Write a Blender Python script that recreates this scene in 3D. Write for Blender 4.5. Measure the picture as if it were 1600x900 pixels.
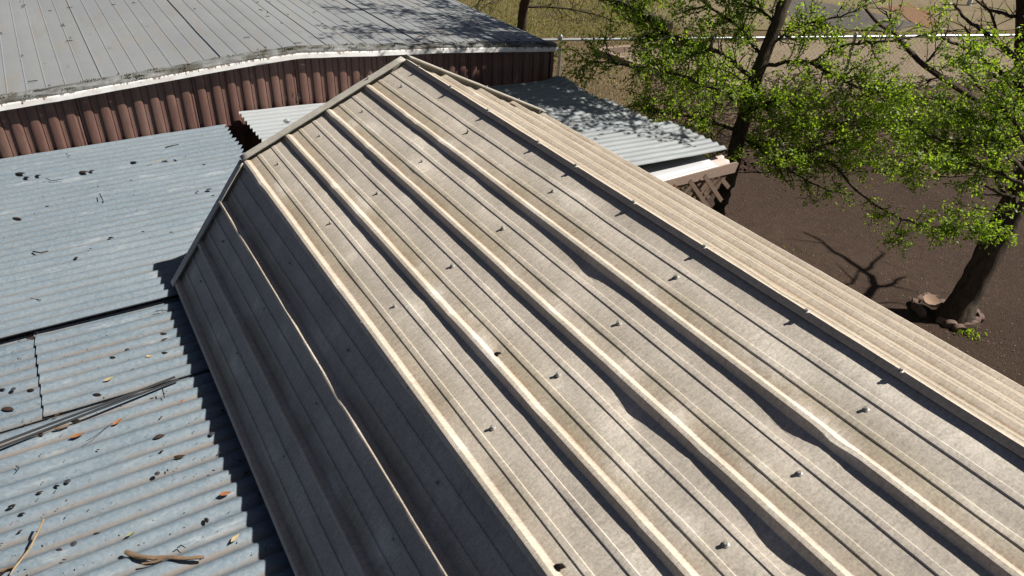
import bpy, math, random
import numpy as np
from mathutils import Vector, Matrix, noise as mnoise

random.seed(7)
SC = bpy.context.scene
COL = SC.collection
for o in list(bpy.data.objects):
    bpy.data.objects.remove(o)

# ------------------------------------------------------------------ camera
F_PX, PITCH, YAW, ROLL = 1165.07, math.radians(32.894), math.radians(32.509), math.radians(2.363)
CAM = Vector((-1.509, -3.430, 1.098))
FW = Vector((math.sin(YAW)*math.cos(PITCH), math.cos(YAW)*math.cos(PITCH), -math.sin(PITCH)))
R0 = Vector((math.cos(YAW), -math.sin(YAW), 0))
U0 = R0.cross(FW)
RT = R0*math.cos(ROLL) + U0*math.sin(ROLL)
UP = -R0*math.sin(ROLL) + U0*math.cos(ROLL)
cam = bpy.data.cameras.new('camera')
cam.sensor_width = 36.0
cam.lens = F_PX/1600*36
cam.clip_start, cam.clip_end = 0.05, 3000
camo = bpy.data.objects.new('camera', cam)
m3 = Matrix((RT, UP, -FW)).transposed()
camo.matrix_world = Matrix.Translation(CAM) @ m3.to_4x4()
COL.objects.link(camo)
SC.camera = camo
SC.render.resolution_x, SC.render.resolution_y = 1024, 576

# ------------------------------------------------------------------ light
SUN = Vector((.441, -.25, .575)).normalized()
world = bpy.data.worlds.new('World'); SC.world = world; world.use_nodes = True
wn = world.node_tree.nodes; wl = world.node_tree.links
bg = wn['Background']
sky = wn.new('ShaderNodeTexSky'); sky.sky_type = 'NISHITA'; sky.sun_disc = False
sky.sun_elevation = math.asin(SUN.z)
sky.sun_rotation = math.atan2(SUN.x, SUN.y)
sky.air_density = 0.22; sky.dust_density = 0.7; sky.ozone_density = 0.0
wl.new(sky.outputs[0], bg.inputs[0]); bg.inputs[1].default_value = 0.05
sun = bpy.data.lights.new('sun', 'SUN'); sun.energy = 5.0; sun.angle = math.radians(0.53); sun.color = (1.0, .945, .86)
suno = bpy.data.objects.new('sun', sun); COL.objects.link(suno)
suno.rotation_euler = SUN.to_track_quat('Z', 'Y').to_euler(); suno.location = (6, -5, 8)
SC.view_settings.view_transform = 'Standard'; SC.view_settings.look = 'None'
SC.view_settings.exposure = 0.85; SC.view_settings.gamma = 1.0
SC.view_settings.use_curve_mapping = False

GZ = -3.0           # ground level (origin is the far end of the shed's ridge)

# ------------------------------------------------------------------ surveying helpers
def ray(px, py):
    return FW + RT*((px-800)/F_PX) - UP*((py-450)/F_PX)
def onz(px, py, z):
    d = ray(px, py); return CAM + d*((z-CAM.z)/d.z)
def ony(px, py, y):
    d = ray(px, py); return CAM + d*((y-CAM.y)/d.y)
def onp(px, py, n, h):
    d = ray(px, py); return CAM + d*((h-n.dot(CAM))/n.dot(d))
def dep(px, py, t):
    return CAM + ray(px, py)*t
def G(px, py, dz=0.0):
    return onz(px, py, GZ+dz)

# ------------------------------------------------------------------ object helpers
def tag(o, label=None, cat=None, group=None, kind=None):
    if label: o['label'] = label
    if cat: o['category'] = cat
    if group: o['group'] = group
    if kind: o['kind'] = kind
    return o
def empty(name, loc, label=None, cat=None, group=None):
    o = bpy.data.objects.new(name, None); o.empty_display_size = .1
    o.location = loc; COL.objects.link(o); tag(o, label, cat, group); return o
def adopt(o, parent):
    if parent is not None:
        o.parent = parent
        o.matrix_parent_inverse = world_of(parent).inverted()
def world_of(o):
    m = o.matrix_basis.copy()
    if o.parent is not None: m = world_of(o.parent) @ o.matrix_parent_inverse @ m
    return m
def mesh(name, v, f, mat, parent=None, uv=None, smooth=None, loc=None):
    me = bpy.data.meshes.new(name)
    me.from_pydata([tuple(p) for p in v], [], f)
    if uv is not None:
        l = me.uv_layers.new(name='UVMap')
        idx = np.empty(len(me.loops), dtype=np.int32); me.loops.foreach_get('vertex_index', idx)
        l.data.foreach_set('uv', np.asarray(uv, dtype=np.float32)[idx].ravel())
    if smooth is not None:
        me.polygons.foreach_set('use_smooth', [True]*len(me.polygons))
        if smooth < 180: me.set_sharp_from_angle(angle=math.radians(smooth))
    me.materials.append(M[mat] if isinstance(mat, str) else mat)
    me.update()
    o = bpy.data.objects.new(name, me); COL.objects.link(o)
    if loc is not None: o.location = loc
    adopt(o, parent)
    return o
def share(name, me, loc, rot=(0,0,0), scale=(1,1,1), parent=None):
    o = bpy.data.objects.new(name, me); COL.objects.link(o)
    o.location = loc; o.rotation_euler = rot; o.scale = scale
    adopt(o, parent); return o
class MB:
    def __init__(s): s.v = []; s.f = []
    def add(s, v, f):
        n = len(s.v); s.v += [Vector(p) for p in v]; s.f += [tuple(i+n for i in q) for q in f]; return s
    def box(s, a, b, bev=0):
        x0,y0,z0 = a; x1,y1,z1 = b
        return s.add([(x0,y0,z0),(x1,y0,z0),(x1,y1,z0),(x0,y1,z0),(x0,y0,z1),(x1,y0,z1),(x1,y1,z1),(x0,y1,z1)],
              [(0,3,2,1),(4,5,6,7),(0,1,5,4),(1,2,6,5),(2,3,7,6),(3,0,4,7)])
    def beam(s, p, q, w, h, up=(0,0,1)):
        p = Vector(p); q = Vector(q); t = (q-p).normalized(); sd = t.cross(Vector(up)).normalized()*w/2; u = sd.cross(t).normalized()*h/2
        v = [p-sd-u, p+sd-u, p+sd+u, p-sd+u, q-sd-u, q+sd-u, q+sd+u, q-sd+u]
        return s.add(v, [(3,2,1,0),(4,5,6,7),(0,1,5,4),(1,2,6,5),(2,3,7,6),(3,0,4,7)])
    def tube(s, pts, rad, n=8, cap=True, jit=0.0):
        pts = [Vector(p) for p in pts]; v = []; f = []
        ref = Vector((.31,.17,.93))
        for i, p in enumerate(pts):
            t = (pts[min(i+1, len(pts)-1)] - pts[max(i-1, 0)]).normalized()
            a = t.cross(ref)
            if a.length < .05: a = t.cross(Vector((1,0,0)))
            a.normalize(); b = t.cross(a)
            r = rad[i] if isinstance(rad, (list, tuple)) else rad
            for k in range(n):
                an = 2*math.pi*k/n; rr = r*(1+jit*(random.random()-.5))
                v.append(p + a*math.cos(an)*rr + b*math.sin(an)*rr)
        for i in range(len(pts)-1):
            for k in range(n):
                f.append((i*n+k, i*n+(k+1)%n, (i+1)*n+(k+1)%n, (i+1)*n+k))
        if cap:
            f.append(tuple(range(n-1, -1, -1))); f.append(tuple((len(pts)-1)*n+k for k in range(n)))
        return s.add(v, f)
    def lathe(s, prof, n=16, o=(0,0,0)):
        v = []; f = []; o = Vector(o)
        for r, z in prof:
            for k in range(n):
                an = 2*math.pi*k/n; v.append(o+Vector((r*math.cos(an), r*math.sin(an), z)))
        for i in range(len(prof)-1):
            for k in range(n): f.append((i*n+k, i*n+(k+1)%n, (i+1)*n+(k+1)%n, (i+1)*n+k))
        f.append(tuple(range(n-1,-1,-1))); f.append(tuple((len(prof)-1)*n+k for k in range(n)))
        return s.add(v, f)
    def build(s, name, mat, parent=None, smooth=None, loc=None): return mesh(name, s.v, s.f, mat, parent, None, smooth, loc)
def grid(nu, nv):
    return [(i*nv+j, (i+1)*nv+j, (i+1)*nv+j+1, i*nv+j+1) for i in range(nu-1) for j in range(nv-1)]
def fbm(x, y, z=0, o=3): return mnoise.fractal(Vector((x, y, z)), 1.0, 2.0, o)

# ------------------------------------------------------------------ materials
M = {}
ALBEDO = .78      # overall reflectance of dusty, weathered surfaces
class NT:
    """small wrapper for node materials"""
    def __init__(s, name, rough=.6, metal=0.0, spec=.5):
        s.m = bpy.data.materials.new(name); s.m.use_nodes = True; s.t = s.m.node_tree; s.n = s.t.nodes
        s.b = s.n['Principled BSDF']; s.b.inputs['Roughness'].default_value = rough; s.b.inputs['Metallic'].default_value = metal
        s.b.inputs['Specular IOR Level'].default_value = spec
        s.out = s.n['Material Output']; M[name] = s.m
        s.tc = s.n.new('ShaderNodeTexCoord')
    def link(s, a, b): s.t.links.new(a, b)
    def map(s, src='Object', scale=(1,1,1), loc=(0,0,0)):
        n = s.n.new('ShaderNodeMapping'); n.inputs['Scale'].default_value = scale; n.inputs['Location'].default_value = loc
        s.link(s.tc.outputs[src], n.inputs[0]); return n.outputs[0]
    def noise(s, scale, vec=None, detail=4, rough=.6, dist=0):
        n = s.n.new('ShaderNodeTexNoise'); n.inputs['Scale'].default_value = scale; n.inputs['Detail'].default_value = detail
        n.inputs['Roughness'].default_value = rough; n.inputs['Distortion'].default_value = dist
        s.link(vec if vec is not None else s.tc.outputs['Object'], n.inputs['Vector']); return n.outputs[0]
    def voro(s, scale, vec=None, feat='F1'):
        n = s.n.new('ShaderNodeTexVoronoi'); n.inputs['Scale'].default_value = scale; n.feature = feat
        s.link(vec if vec is not None else s.tc.outputs['Object'], n.inputs['Vector']); return n
    def ramp(s, fac, stops):
        n = s.n.new('ShaderNodeValToRGB'); e = n.color_ramp.elements
        while len(e) < len(stops): e.new(.5)
        for i, (p, c) in enumerate(stops):
            e[i].position = p; e[i].color = (c, c, c, 1) if isinstance(c, (int, float)) else (*c, 1)
        s.link(fac, n.inputs[0]); return n.outputs[0]
    def mix(s, fac, a, b, mode='MIX'):
        n = s.n.new('ShaderNodeMix'); n.data_type = 'RGBA'; n.blend_type = mode
        for i, x in ((0, fac), (6, a), (7, b)):
            if isinstance(x, (int, float)): n.inputs[i].default_value = x
            elif isinstance(x, tuple): n.inputs[i].default_value = (*x, 1)
            else: s.link(x, n.inputs[i])
        return n.outputs[2]
    def math(s, op, a, b=None, c=None):
        n = s.n.new('ShaderNodeMath'); n.operation = op
        for i, x in enumerate((a, b, c)):
            if x is None: continue
            if isinstance(x, (int, float)): n.inputs[i].default_value = x
            else: s.link(x, n.inputs[i])
        return n.outputs[0]
    def uvx(s):
        n = s.n.new('ShaderNodeSeparateXYZ'); s.link(s.tc.outputs['UV'], n.inputs[0]); return n.outputs[0], n.outputs[1]
    def color(s, c):
        if isinstance(c, tuple): s.b.inputs['Base Color'].default_value = (*(x*ALBEDO for x in c), 1)
        else: s.link(s.mix(1.0, c, (ALBEDO, ALBEDO, ALBEDO), 'MULTIPLY'), s.b.inputs['Base Color'])
    def rough(s, r): s.link(r, s.b.inputs['Roughness'])
    def bump(s, h, strength=.3, dist=.01):
        n = s.n.new('ShaderNodeBump'); n.inputs['Strength'].default_value = strength; n.inputs['Distance'].default_value = dist
        s.link(h, n.inputs['Height']); s.link(n.outputs[0], s.b.inputs['Normal'])

# weathered ivory roof panel; u = distance below the next rib uphill / spacing (fraction), v = along
def panel_mat(name, band0, band1, amt, lo, amt2):
    t = NT(name, .5, 0.0, .4)
    u, v = t.uvx()
    n1 = t.noise(2.2, None, 5, .65); n2 = t.noise(60, None, 3, .7); n3 = t.noise(14, t.map('Object', (1, .45, 1)), 5, .7)
    base = t.mix(t.ramp(n1, [(.3, 0), (.7, 1)]), (.555, .498, .425), (.490, .443, .380))
    base = t.mix(t.math('MULTIPLY', t.ramp(n3, [(.42, 0), (.72, 1)]), .5), base, (.39, .34, .285))
    base = t.mix(t.math('MULTIPLY', t.ramp(n2, [(.45, 0), (.75, 1)]), .35), base, (.58, .53, .45))
    # dirt collected along the uphill foot of each big rib
    ns = t.noise(9, t.map('Object', (1, .25, 1)), 5, .7)
    us = t.math('ADD', u, t.math('MULTIPLY', t.math('SUBTRACT', ns, .5), .10))
    band = t.ramp(us, [(band0, 0), (band1, .85), (.90, 1), (.93, .25)])
    gr = t.ramp(t.noise(3.1, t.map('Object', (1.0, .8, 1)), 4, .65), [(.32, lo), (.57, 1)])
    sp = t.ramp(t.noise(120, None, 2, .8), [(.3, .55), (.7, 1)])
    band = t.math('MULTIPLY', t.math('MULTIPLY', band, gr), sp)
    base = t.mix(t.math('MULTIPLY', band, amt), base, (.29, .195, .112))
    base = t.mix(t.math('MULTIPLY', t.ramp(us, [(.50, 0), (.78, .6), (.9, 0)]), gr), base, (.36, .32, .22))
    b2 = t.math('MULTIPLY', t.ramp(us, [(.14, 0), (.29, 1), (.335, 0), (.48, 0), (.62, 1), (.665, 0)]), sp)
    base = t.mix(t.math('MULTIPLY', b2, amt2), base, (.27, .18, .105))
    # crest worn to cream
    crest = t.math('MAXIMUM', t.ramp(u, [(.915, 0), (.945, 1)]), t.ramp(u, [(.03, 1), (.07, 0)]))
    base = t.mix(t.math('MULTIPLY', crest, .75), base, t.mix(n3, (.60, .525, .43), (.49, .41, .32)))
    # pale rubbed patches
    pal = t.ramp(t.noise(4.5, t.map('Object', (1.2, .7, 1), (3, 1, 0)), 3, .5), [(.58, 0), (.72, 1)])
    base = t.mix(t.math('MULTIPLY', pal, .3), base, (.66, .60, .51))
    at = t.n.new('ShaderNodeAttribute'); at.attribute_name = 'rub'
    rubn = t.math('MULTIPLY', at.outputs['Fac'], t.ramp(t.noise(18, t.map('Object', (1, 1.6, 1)), 5, .75), [(.30, .15), (.56, 1)]))
    base = t.mix(t.math('MINIMUM', rubn, .62), base, (.74, .68, .59))
    g1 = t.noise(150, None, 3, .75); g2 = t.noise(38, t.map('Object', (.55, 2.4, .55)), 6, .78); g3 = t.noise(5.5, None, 4, .6)
    base = t.mix(1.0, base, t.ramp(g1, [(.30, .72), (.5, 1.0), (.72, 1.22)]), 'MULTIPLY')
    base = t.mix(1.0, base, t.ramp(g2, [(.30, .80), (.5, 1.0), (.70, 1.15)]), 'MULTIPLY')
    base = t.mix(1.0, base, t.ramp(g3, [(.32, .92), (.66, 1.05)]), 'MULTIPLY')
    spk = t.ramp(t.voro(38).outputs['Distance'], [(.03, 1), (.06, 0)])
    base = t.mix(t.math('MULTIPLY', spk, t.ramp(n1, [(.5, 0), (.6, .7)])), base, (.16, .12, .08))
    t.color(base)
    t.rough(t.ramp(n3, [(.3, .56), (.7, .74)]))
    t.bump(t.math('ADD', t.math('MULTIPLY', n2, .6), n3), .12, .004)
panel_mat('ivory_panel', .66, .86, .95, .2, .12)
panel_mat('ivory_panel_stained', .68, .84, 1.0, .6, .9)

def trim_mat():
    t = NT('ivory_trim', .45, 0, .45); n = t.noise(25, None, 5, .7)
    t.color(t.mix(t.ramp(n, [(.35, 0), (.7, 1)]), (.50, .475, .41), (.36, .34, .295))); t.bump(n, .08, .003)
trim_mat()

def galv(name, a, b, dirt, dirt_amt, metal=.15, rough=.46):
    t = NT(name, rough, metal, .5)
    u, v = t.uvx()
    n1 = t.noise(1.6, None, 4, .6); vo = t.voro(95); n3 = t.noise(30, t.map('Object', (.35, 1, 1)), 4, .7)
    base = t.mix(t.ramp(n1, [(.32, 0), (.68, 1)]), a, b)
    sp = t.n.new('ShaderNodeSeparateColor'); t.link(vo.outputs['Color'], sp.inputs[0])
    base = t.mix(t.math('MULTIPLY', sp.outputs[0], .22), base, (.40, .44, .47))
    base = t.mix(t.math('MULTIPLY', t.ramp(n3, [(.45, 0), (.75, 1)]), .30), base, (.13, .15, .165))
    # white oxide streaks
    ox = t.ramp(t.noise(7, t.map('Object', (.5, 2.0, 1)), 5, .72), [(.58, 0), (.70, 1)])
    base = t.mix(t.math('MULTIPLY', ox, .45), base, (.46, .48, .49))
    # silt lying in the valleys: u = 0 valley .. 1 crest
    nd = t.noise(3.0, t.map('Object', (.6, 1.6, 1), (2, 5, 0)), 5, .7)
    val = t.math('MULTIPLY', t.ramp(t.math('ADD', u, t.math('MULTIPLY', nd, .35)), [(.22, 1), (.62, 0)]), t.ramp(nd, [(.40, 0), (.62, 1)]))
    base = t.mix(t.math('MULTIPLY', val, dirt_amt), base, dirt)
    spk = t.ramp(t.voro(26, t.map('Object', (1, 1, 1), (1, 2, 0))).outputs['Distance'], [(.035, 1), (.07, 0)])
    base = t.mix(t.math('MULTIPLY', spk, t.ramp(t.noise(2.3), [(.5, 0), (.62, .8)])), base, (.10, .085, .07))
    t.color(base); t.rough(t.ramp(n3, [(.3, rough-.06), (.7, rough+.16)])); t.bump(t.math('ADD', n3, sp.outputs[0]), .07, .003)
galv('galvanized', (.142, .192, .236), (.182, .232, .272), (.20, .17, .14), .55)
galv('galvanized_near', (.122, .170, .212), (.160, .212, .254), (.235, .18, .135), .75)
galv('galvanized_bright', (.33, .36, .385), (.38, .405, .42), (.28, .25, .21), .4)
galv('galvanized_grey', (.255, .28, .298), (.305, .33, .342), (.24, .21, .17), .5)

def home_roof():
    t = NT('aluminium_roof', .5, .15, .4)
    n1 = t.noise(1.3, None, 5, .65); n2 = t.noise(4.0, t.map('Object', (3.0, .35, 1)), 5, .7); n3 = t.noise(55, None, 3, .7)
    b = t.mix(t.ramp(n1, [(.3, 0), (.7, 1)]), (.290, .305, .310), (.250, .266, .275))
    b = t.mix(t.math('MULTIPLY', t.ramp(n2, [(.5, 0), (.74, 1)]), .55), b, (.29, .235, .165))
    b = t.mix(t.math('MULTIPLY', t.ramp(n3, [(.5, 0), (.75, 1)]), .25), b, (.40, .40, .39))
    dk = t.ramp(t.noise(5.5, t.map('Object', (1.6, .7, 1), (4, 0, 0)), 5, .75), [(.63, 0), (.73, 1)])
    b = t.mix(t.math('MULTIPLY', dk, .5), b, (.13, .135, .135))
    t.color(b); t.bump(n3, .08, .003)
home_roof()
def edge_mat():
    t = NT('tarred_edge', .75, 0, .3); n = t.noise(16, None, 6, .75); n2 = t.noise(5, None, 3)
    b = t.mix(t.ramp(n, [(.35, 0), (.65, 1)]), (.10, .105, .10), (.27, .28, .275))
    b = t.mix(t.ramp(n2, [(.46, 0), (.60, .85)]), b, (.055, .05, .036)); t.color(b); t.bump(n, .5, .01)
edge_mat()
def fascia_mat():
    t = NT('white_drip_edge', .5, 0, .4)
    n = t.noise(42, t.map('Object', (1, 1, .12)), 4, .7); n2 = t.noise(12, None, 4)
    sp = t.n.new('ShaderNodeSeparateXYZ'); t.link(t.tc.outputs['UV'], sp.inputs[0])
    run = t.ramp(t.math('ADD', sp.outputs[1], t.math('MULTIPLY', t.math('SUBTRACT', n, .5), 1.6)), [(.92, 0), (1.05, 1)])
    b = t.mix(t.ramp(n2, [(.4, 0), (.7, 1)]), (.72, .73, .71), (.58, .56, .54))
    b = t.mix(t.math('MULTIPLY', run, .9), b, (.13, .085, .065)); t.color(b)
fascia_mat()
def siding_mat():
    t = NT('brown_siding', .55, 0, .35)
    n = t.noise(6, t.map('Object', (9, 9, .5)), 5, .7); n2 = t.noise(2.2, None, 4); n3 = t.noise(70, t.map('Object', (1, 1, .15)), 3, .7)
    b = t.mix(t.ramp(n, [(.3, 0), (.7, 1)]), (.125, .062, .050), (.175, .098, .078))
    b = t.mix(t.math('MULTIPLY', t.ramp(n2, [(.45, 0), (.7, 1)]), .6), b, (.21, .14, .11))
    b = t.mix(t.math('MULTIPLY', t.ramp(n3, [(.5, 0), (.72, 1)]), .4), b, (.065, .038, .032)); t.color(b); t.bump(n3, .1, .003)
siding_mat()
def soil_mat():
    t = NT('garden_soil', .95, 0, .15)
    n1 = t.noise(.6, None, 5, .6); n2 = t.noise(9, None, 6, .7); n3 = t.noise(75, None, 4, .75)
    b = t.mix(t.ramp(n1, [(.35, 0), (.65, 1)]), (.064, .041, .030), (.084, .056, .041))
    b = t.mix(t.math('MULTIPLY', t.ramp(n2, [(.4, 0), (.7, 1)]), .6), b, (.042, .027, .020))
    b = t.mix(t.math('MULTIPLY', t.ramp(n3, [(.52, 0), (.72, 1)]), .7), b, (.115, .080, .058))
    t.color(b); t.bump(t.math('ADD', n3, n2), .9, .03)
soil_mat()
def lawn(name, a, b_, c):
    t = NT(name, .95, 0, .1); n1 = t.noise(.9, None, 6, .65); n2 = t.noise(6, None, 6, .75); n3 = t.noise(45, None, 4, .8)
    b = t.mix(t.ramp(n1, [(.36, 0), (.62, 1)]), a, b_); b = t.mix(t.ramp(n2, [(.5, 0), (.68, .8)]), b, c)
    b = t.mix(t.math('MULTIPLY', t.ramp(n3, [(.45, 0), (.75, 1)]), .5), b, (.07, .05, .03)); t.color(b); t.bump(t.math('ADD', n3, n2), .8, .03)
lawn('dry_lawn', (.195, .150, .066), (.160, .137, .050), (.22, .16, .088))
lawn('dry_yard', (.150, .112, .060), (.175, .130, .072), (.115, .100, .043))
lawn('leaf_litter', (.120, .084, .055), (.145, .100, .066), (.088, .098, .036))
lawn('pale_sand', (.275, .215, .152), (.31, .25, .18), (.20, .165, .095))
lawn('tan_drive', (.25, .195, .135), (.20, .175, .09), (.28, .22, .16))
lawn('orange_earth', (.27, .155, .09), (.25, .16, .10), (.20, .14, .09))
lawn('grey_ground', (.105, .10, .095), (.13, .12, .11), (.20, .165, .13))
def wood(name, a, b_, rough=.8):
    t = NT(name, rough, 0, .12); n = t.noise(7, t.map('Object', (1, 1, 1)), 5, .7, 1.5); n2 = t.noise(60, None, 4, .7)
    b = t.mix(t.ramp(n, [(.3, 0), (.7, 1)]), a, b_); b = t.mix(t.math('MULTIPLY', n2, .5), b, tuple(x*.35 for x in b_)); t.color(b); t.bump(n2, .3, .005)
wood('grey_wood', (.27, .19, .14), (.20, .145, .11)); wood('orange_wood', (.30, .15, .075), (.22, .11, .06)); wood('pale_wood', (.40, .30, .24), (.33, .25, .20))
wood('dark_wood', (.075, .055, .045), (.05, .038, .03)); wood('stick_bark', (.16, .10, .065), (.27, .19, .12)); wood('straw_stick', (.42, .32, .20), (.30, .21, .13))
wood('hull_brown', (.016, .011, .009), (.030, .020, .015), .85); wood('hull_light', (.070, .042, .030), (.045, .028, .021), .85)
wood('leaf_orange', (.40, .17, .065), (.30, .13, .06), .7); wood('leaf_straw', (.52, .42, .24), (.45, .34, .20), .7); wood('leaf_pale_green', (.35, .37, .16), (.42, .40, .20), .7)
wood('stone_edger', (.20, .135, .11), (.15, .108, .092)); wood('dish_clay', (.36, .24, .17), (.29, .20, .15)); wood('rust_clay', (.36, .135, .07), (.28, .11, .06))
def bark():
    t = NT('bark', .95, 0, .15); n = t.noise(16, t.map('Object', (1, 1, .22)), 6, .75, .6); n2 = t.noise(3)
    b = t.mix(t.ramp(n, [(.35, 0), (.66, 1)]), (.036, .026, .020), (.115, .086, .064)); b = t.mix(t.math('MULTIPLY', n2, .3), b, (.07, .065, .045))
    t.color(b); t.bump(n, 1.0, .03)
bark()
def leafm(name, a, b_, tr):
    t = NT(name, .45, 0, .35); n = t.noise(1.7, None, 3); n2 = t.noise(24, None, 2)
    b = t.mix(t.ramp(n, [(.35, 0), (.65, 1)]), a, b_); b = t.mix(t.math('MULTIPLY', n2, .5), b, (a[0]*.5, a[1]*.55, a[2]*.5)); t.color(b)
    tl = t.n.new('ShaderNodeBsdfTranslucent'); tl.inputs[0].default_value = (*tr, 1)
    mx = t.n.new('ShaderNodeMixShader'); mx.inputs[0].default_value = .48
    t.link(t.b.outputs[0], mx.inputs[1]); t.link(tl.outputs[0], mx.inputs[2]); t.link(mx.outputs[0], t.out.inputs[0])
leafm('leaf_green', (.205, .295, .032), (.160, .250, .030), (.36, .54, .02))
leafm('leaf_bright', (.205, .300, .030), (.155, .245, .028), (.38, .56, .03))
leafm('leaf_olive', (.150, .140, .045), (.165, .145, .055), (.24, .24, .06))
def plain(name, c, rough=.5, metal=0.0, spec=.5):
    t = NT(name, rough, metal, spec); n = t.noise(35, None, 4, .7)
    t.color(t.mix(t.math('MULTIPLY', n, .5), c, tuple(x*.6 for x in c)))
plain('screw_metal', (.40, .39, .36), .5, .3); plain('fence_steel', (.62, .65, .66), .35, .6); plain('wire', (.36, .37, .37), .5, .5)
plain('white_vinyl', (.62, .63, .65), .4); plain('pink_vinyl', (.72, .58, .52), .5); plain('strip_metal', (.13, .13, .135), .35, .6)
plain('moss', (.085, .075, .038), .95, 0, .1); plain('dark_under', (.03, .03, .03), .9); plain('white_post', (.8, .8, .8), .5); plain('flake', (.22, .165, .12), .9)
plain('shed_wall', (.42, .39, .34), .6)

# ------------------------------------------------------------------ setting
def structure(name, v, f, mat, **k): o = mesh(name, v, f, mat, **k); o['kind'] = 'structure'; return o
def ground_sheet():
    # fine near the buildings, coarse to the horizon
    xs = sorted(set([-1500, -600, -200, -80, -40] + [-20+i*.5 for i in range(0, 121)] + [60, 90, 200, 600, 1500]))
    ys = sorted(set([-1500, -600, -200, -80, -40] + [-12+i*.5 for i in range(0, 101)] + [50, 80, 200, 600, 1500]))
    v = []
    for x in xs:
        for y in ys:
            near = max(0, 1-max(abs(x-8), abs(y-6))/26)
            v.append((x, y, GZ + near*(.035*fbm(x*.45, y*.45) - .0)-.02*0))
    return structure('ground', v, grid(len(xs), len(ys)), 'garden_soil', smooth=180)
ground_sheet()
def patch(name, pix, mat, lift, step=.35, jit=.12):
    """irregular ground sheet through surveyed corners, draped on the ground"""
    pts = [G(*p) for p in pix]; out = []
    for i, p in enumerate(pts):
        q = pts[(i+1) % len(pts)]; n = max(1, int((q-p).length/step))
        for k in range(n):
            r = p.lerp(q, k/n); e = fbm(r.x*1.3, r.y*1.3, lift*300, 4)*jit
            nrm = Vector((-(q-p).y, (q-p).x, 0)).normalized(); r = r+nrm*e; out.append(r)
    import bmesh
    bm = bmesh.new(); vs = [bm.verts.new((r.x, r.y, 0)) for r in out]; fc = bm.faces.new(vs)
    bmesh.ops.triangulate(bm, faces=[fc])
    for _ in range(3):
        long = [e for e in bm.edges if e.calc_length() > .9]
        if long: bmesh.ops.subdivide_edges(bm, edges=long, cuts=1); bmesh.ops.triangulate(bm, faces=bm.faces[:])
    for w in bm.verts:
        x, y = w.co.x, w.co.y; near = max(0, 1-max(abs(x-8), abs(y-6))/26); w.co.z = GZ+near*.035*fbm(x*.45, y*.45)+lift
    me = bpy.data.meshes.new(name); bm.to_mesh(me); bm.free(); me.materials.append(M[mat])
    for p in me.polygons: p.use_smooth = True
    o = bpy.data.objects.new(name, me); COL.objects.link(o); o['kind'] = 'structure'; return o
patch('yard_ground', [(700, 330), (880, 330), (1010, 205), (1090, 175), (1110, 120), (1160, 64), (1700, 50), (1700, -60), (1200, -130), (600, -130), (300, -60)], 'dry_yard', .012)
patch('litter_ground', [(1010, 205), (1090, 180), (1300, 255), (1480, 275), (1720, 235), (1720, 120), (1400, 130), (1110, 110)], 'leaf_litter', .018, .3, .25)
patch('lawn', [(560, 20), (800, 56), (1050, 57), (1040, 40), (938, -8), (900, -40), (560, -40)], 'dry_lawn', .022, .4, .3)
patch('sand_bed', [(934, 87), (1090, 71), (1330, 63), (1720, 52), (1720, 120), (1560, 128), (1330, 140), (1180, 146), (1085, 138), (1022, 117)], 'pale_sand', .024, .3, .1)
patch('sand_drive', [(960, -6), (1052, 44), (1300, 52), (1720, 44), (1720, 4), (1480, 0), (1400, -40), (1000, -40)], 'tan_drive', .026, .4, .2)
patch('grey_patch', [(1210, 18), (1260, 34), (1330, 50), (1400, 50), (1440, 40), (1380, 28), (1300, 8), (1210, -5)], 'grey_ground', .036, .3, .1)  # darker grey area of ground beyond the fence
patch('earth_apron', [(-60, 16), (75, 4), (140, -30), (-60, -40)], 'orange_earth', .040, .3, .1)
patch('earth_patch', [(1385, 14), (1420, 34), (1450, 46), (1475, 40), (1455, 22), (1420, 8)], 'orange_earth', .040, .3, .2)

# ------------------------------------------------------------------ the shed with the gambrel roof
S = .2286
LEN = 5.2
ALP, BET, ALR, BER = math.radians(23.47), math.radians(53.04), math.radians(25.73), math.radians(55)
UL = Vector((-math.cos(ALP), 0, -math.sin(ALP))); NL = Vector((-math.sin(ALP), 0, math.cos(ALP)))
UW = Vector((-math.cos(BET), 0, -math.sin(BET))); NW = Vector((-math.sin(BET), 0, math.cos(BET)))
UR = Vector((math.cos(ALR), 0, -math.sin(ALR))); NR = Vector((math.sin(ALR), 0, math.cos(ALR)))
UX = Vector((math.cos(BER), 0, -math.sin(BER))); NX = Vector((math.sin(BER), 0, math.cos(BER)))
KL = UL*4*S; KR = UR*4*S; BL = KL+UW*3*S; BR = KR+UX*3*S
shed = empty('gambrel_shed', (0, -LEN/2, GZ), 'small barn shed with ivory ribbed metal gambrel roof filling the foreground', 'shed')

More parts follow.
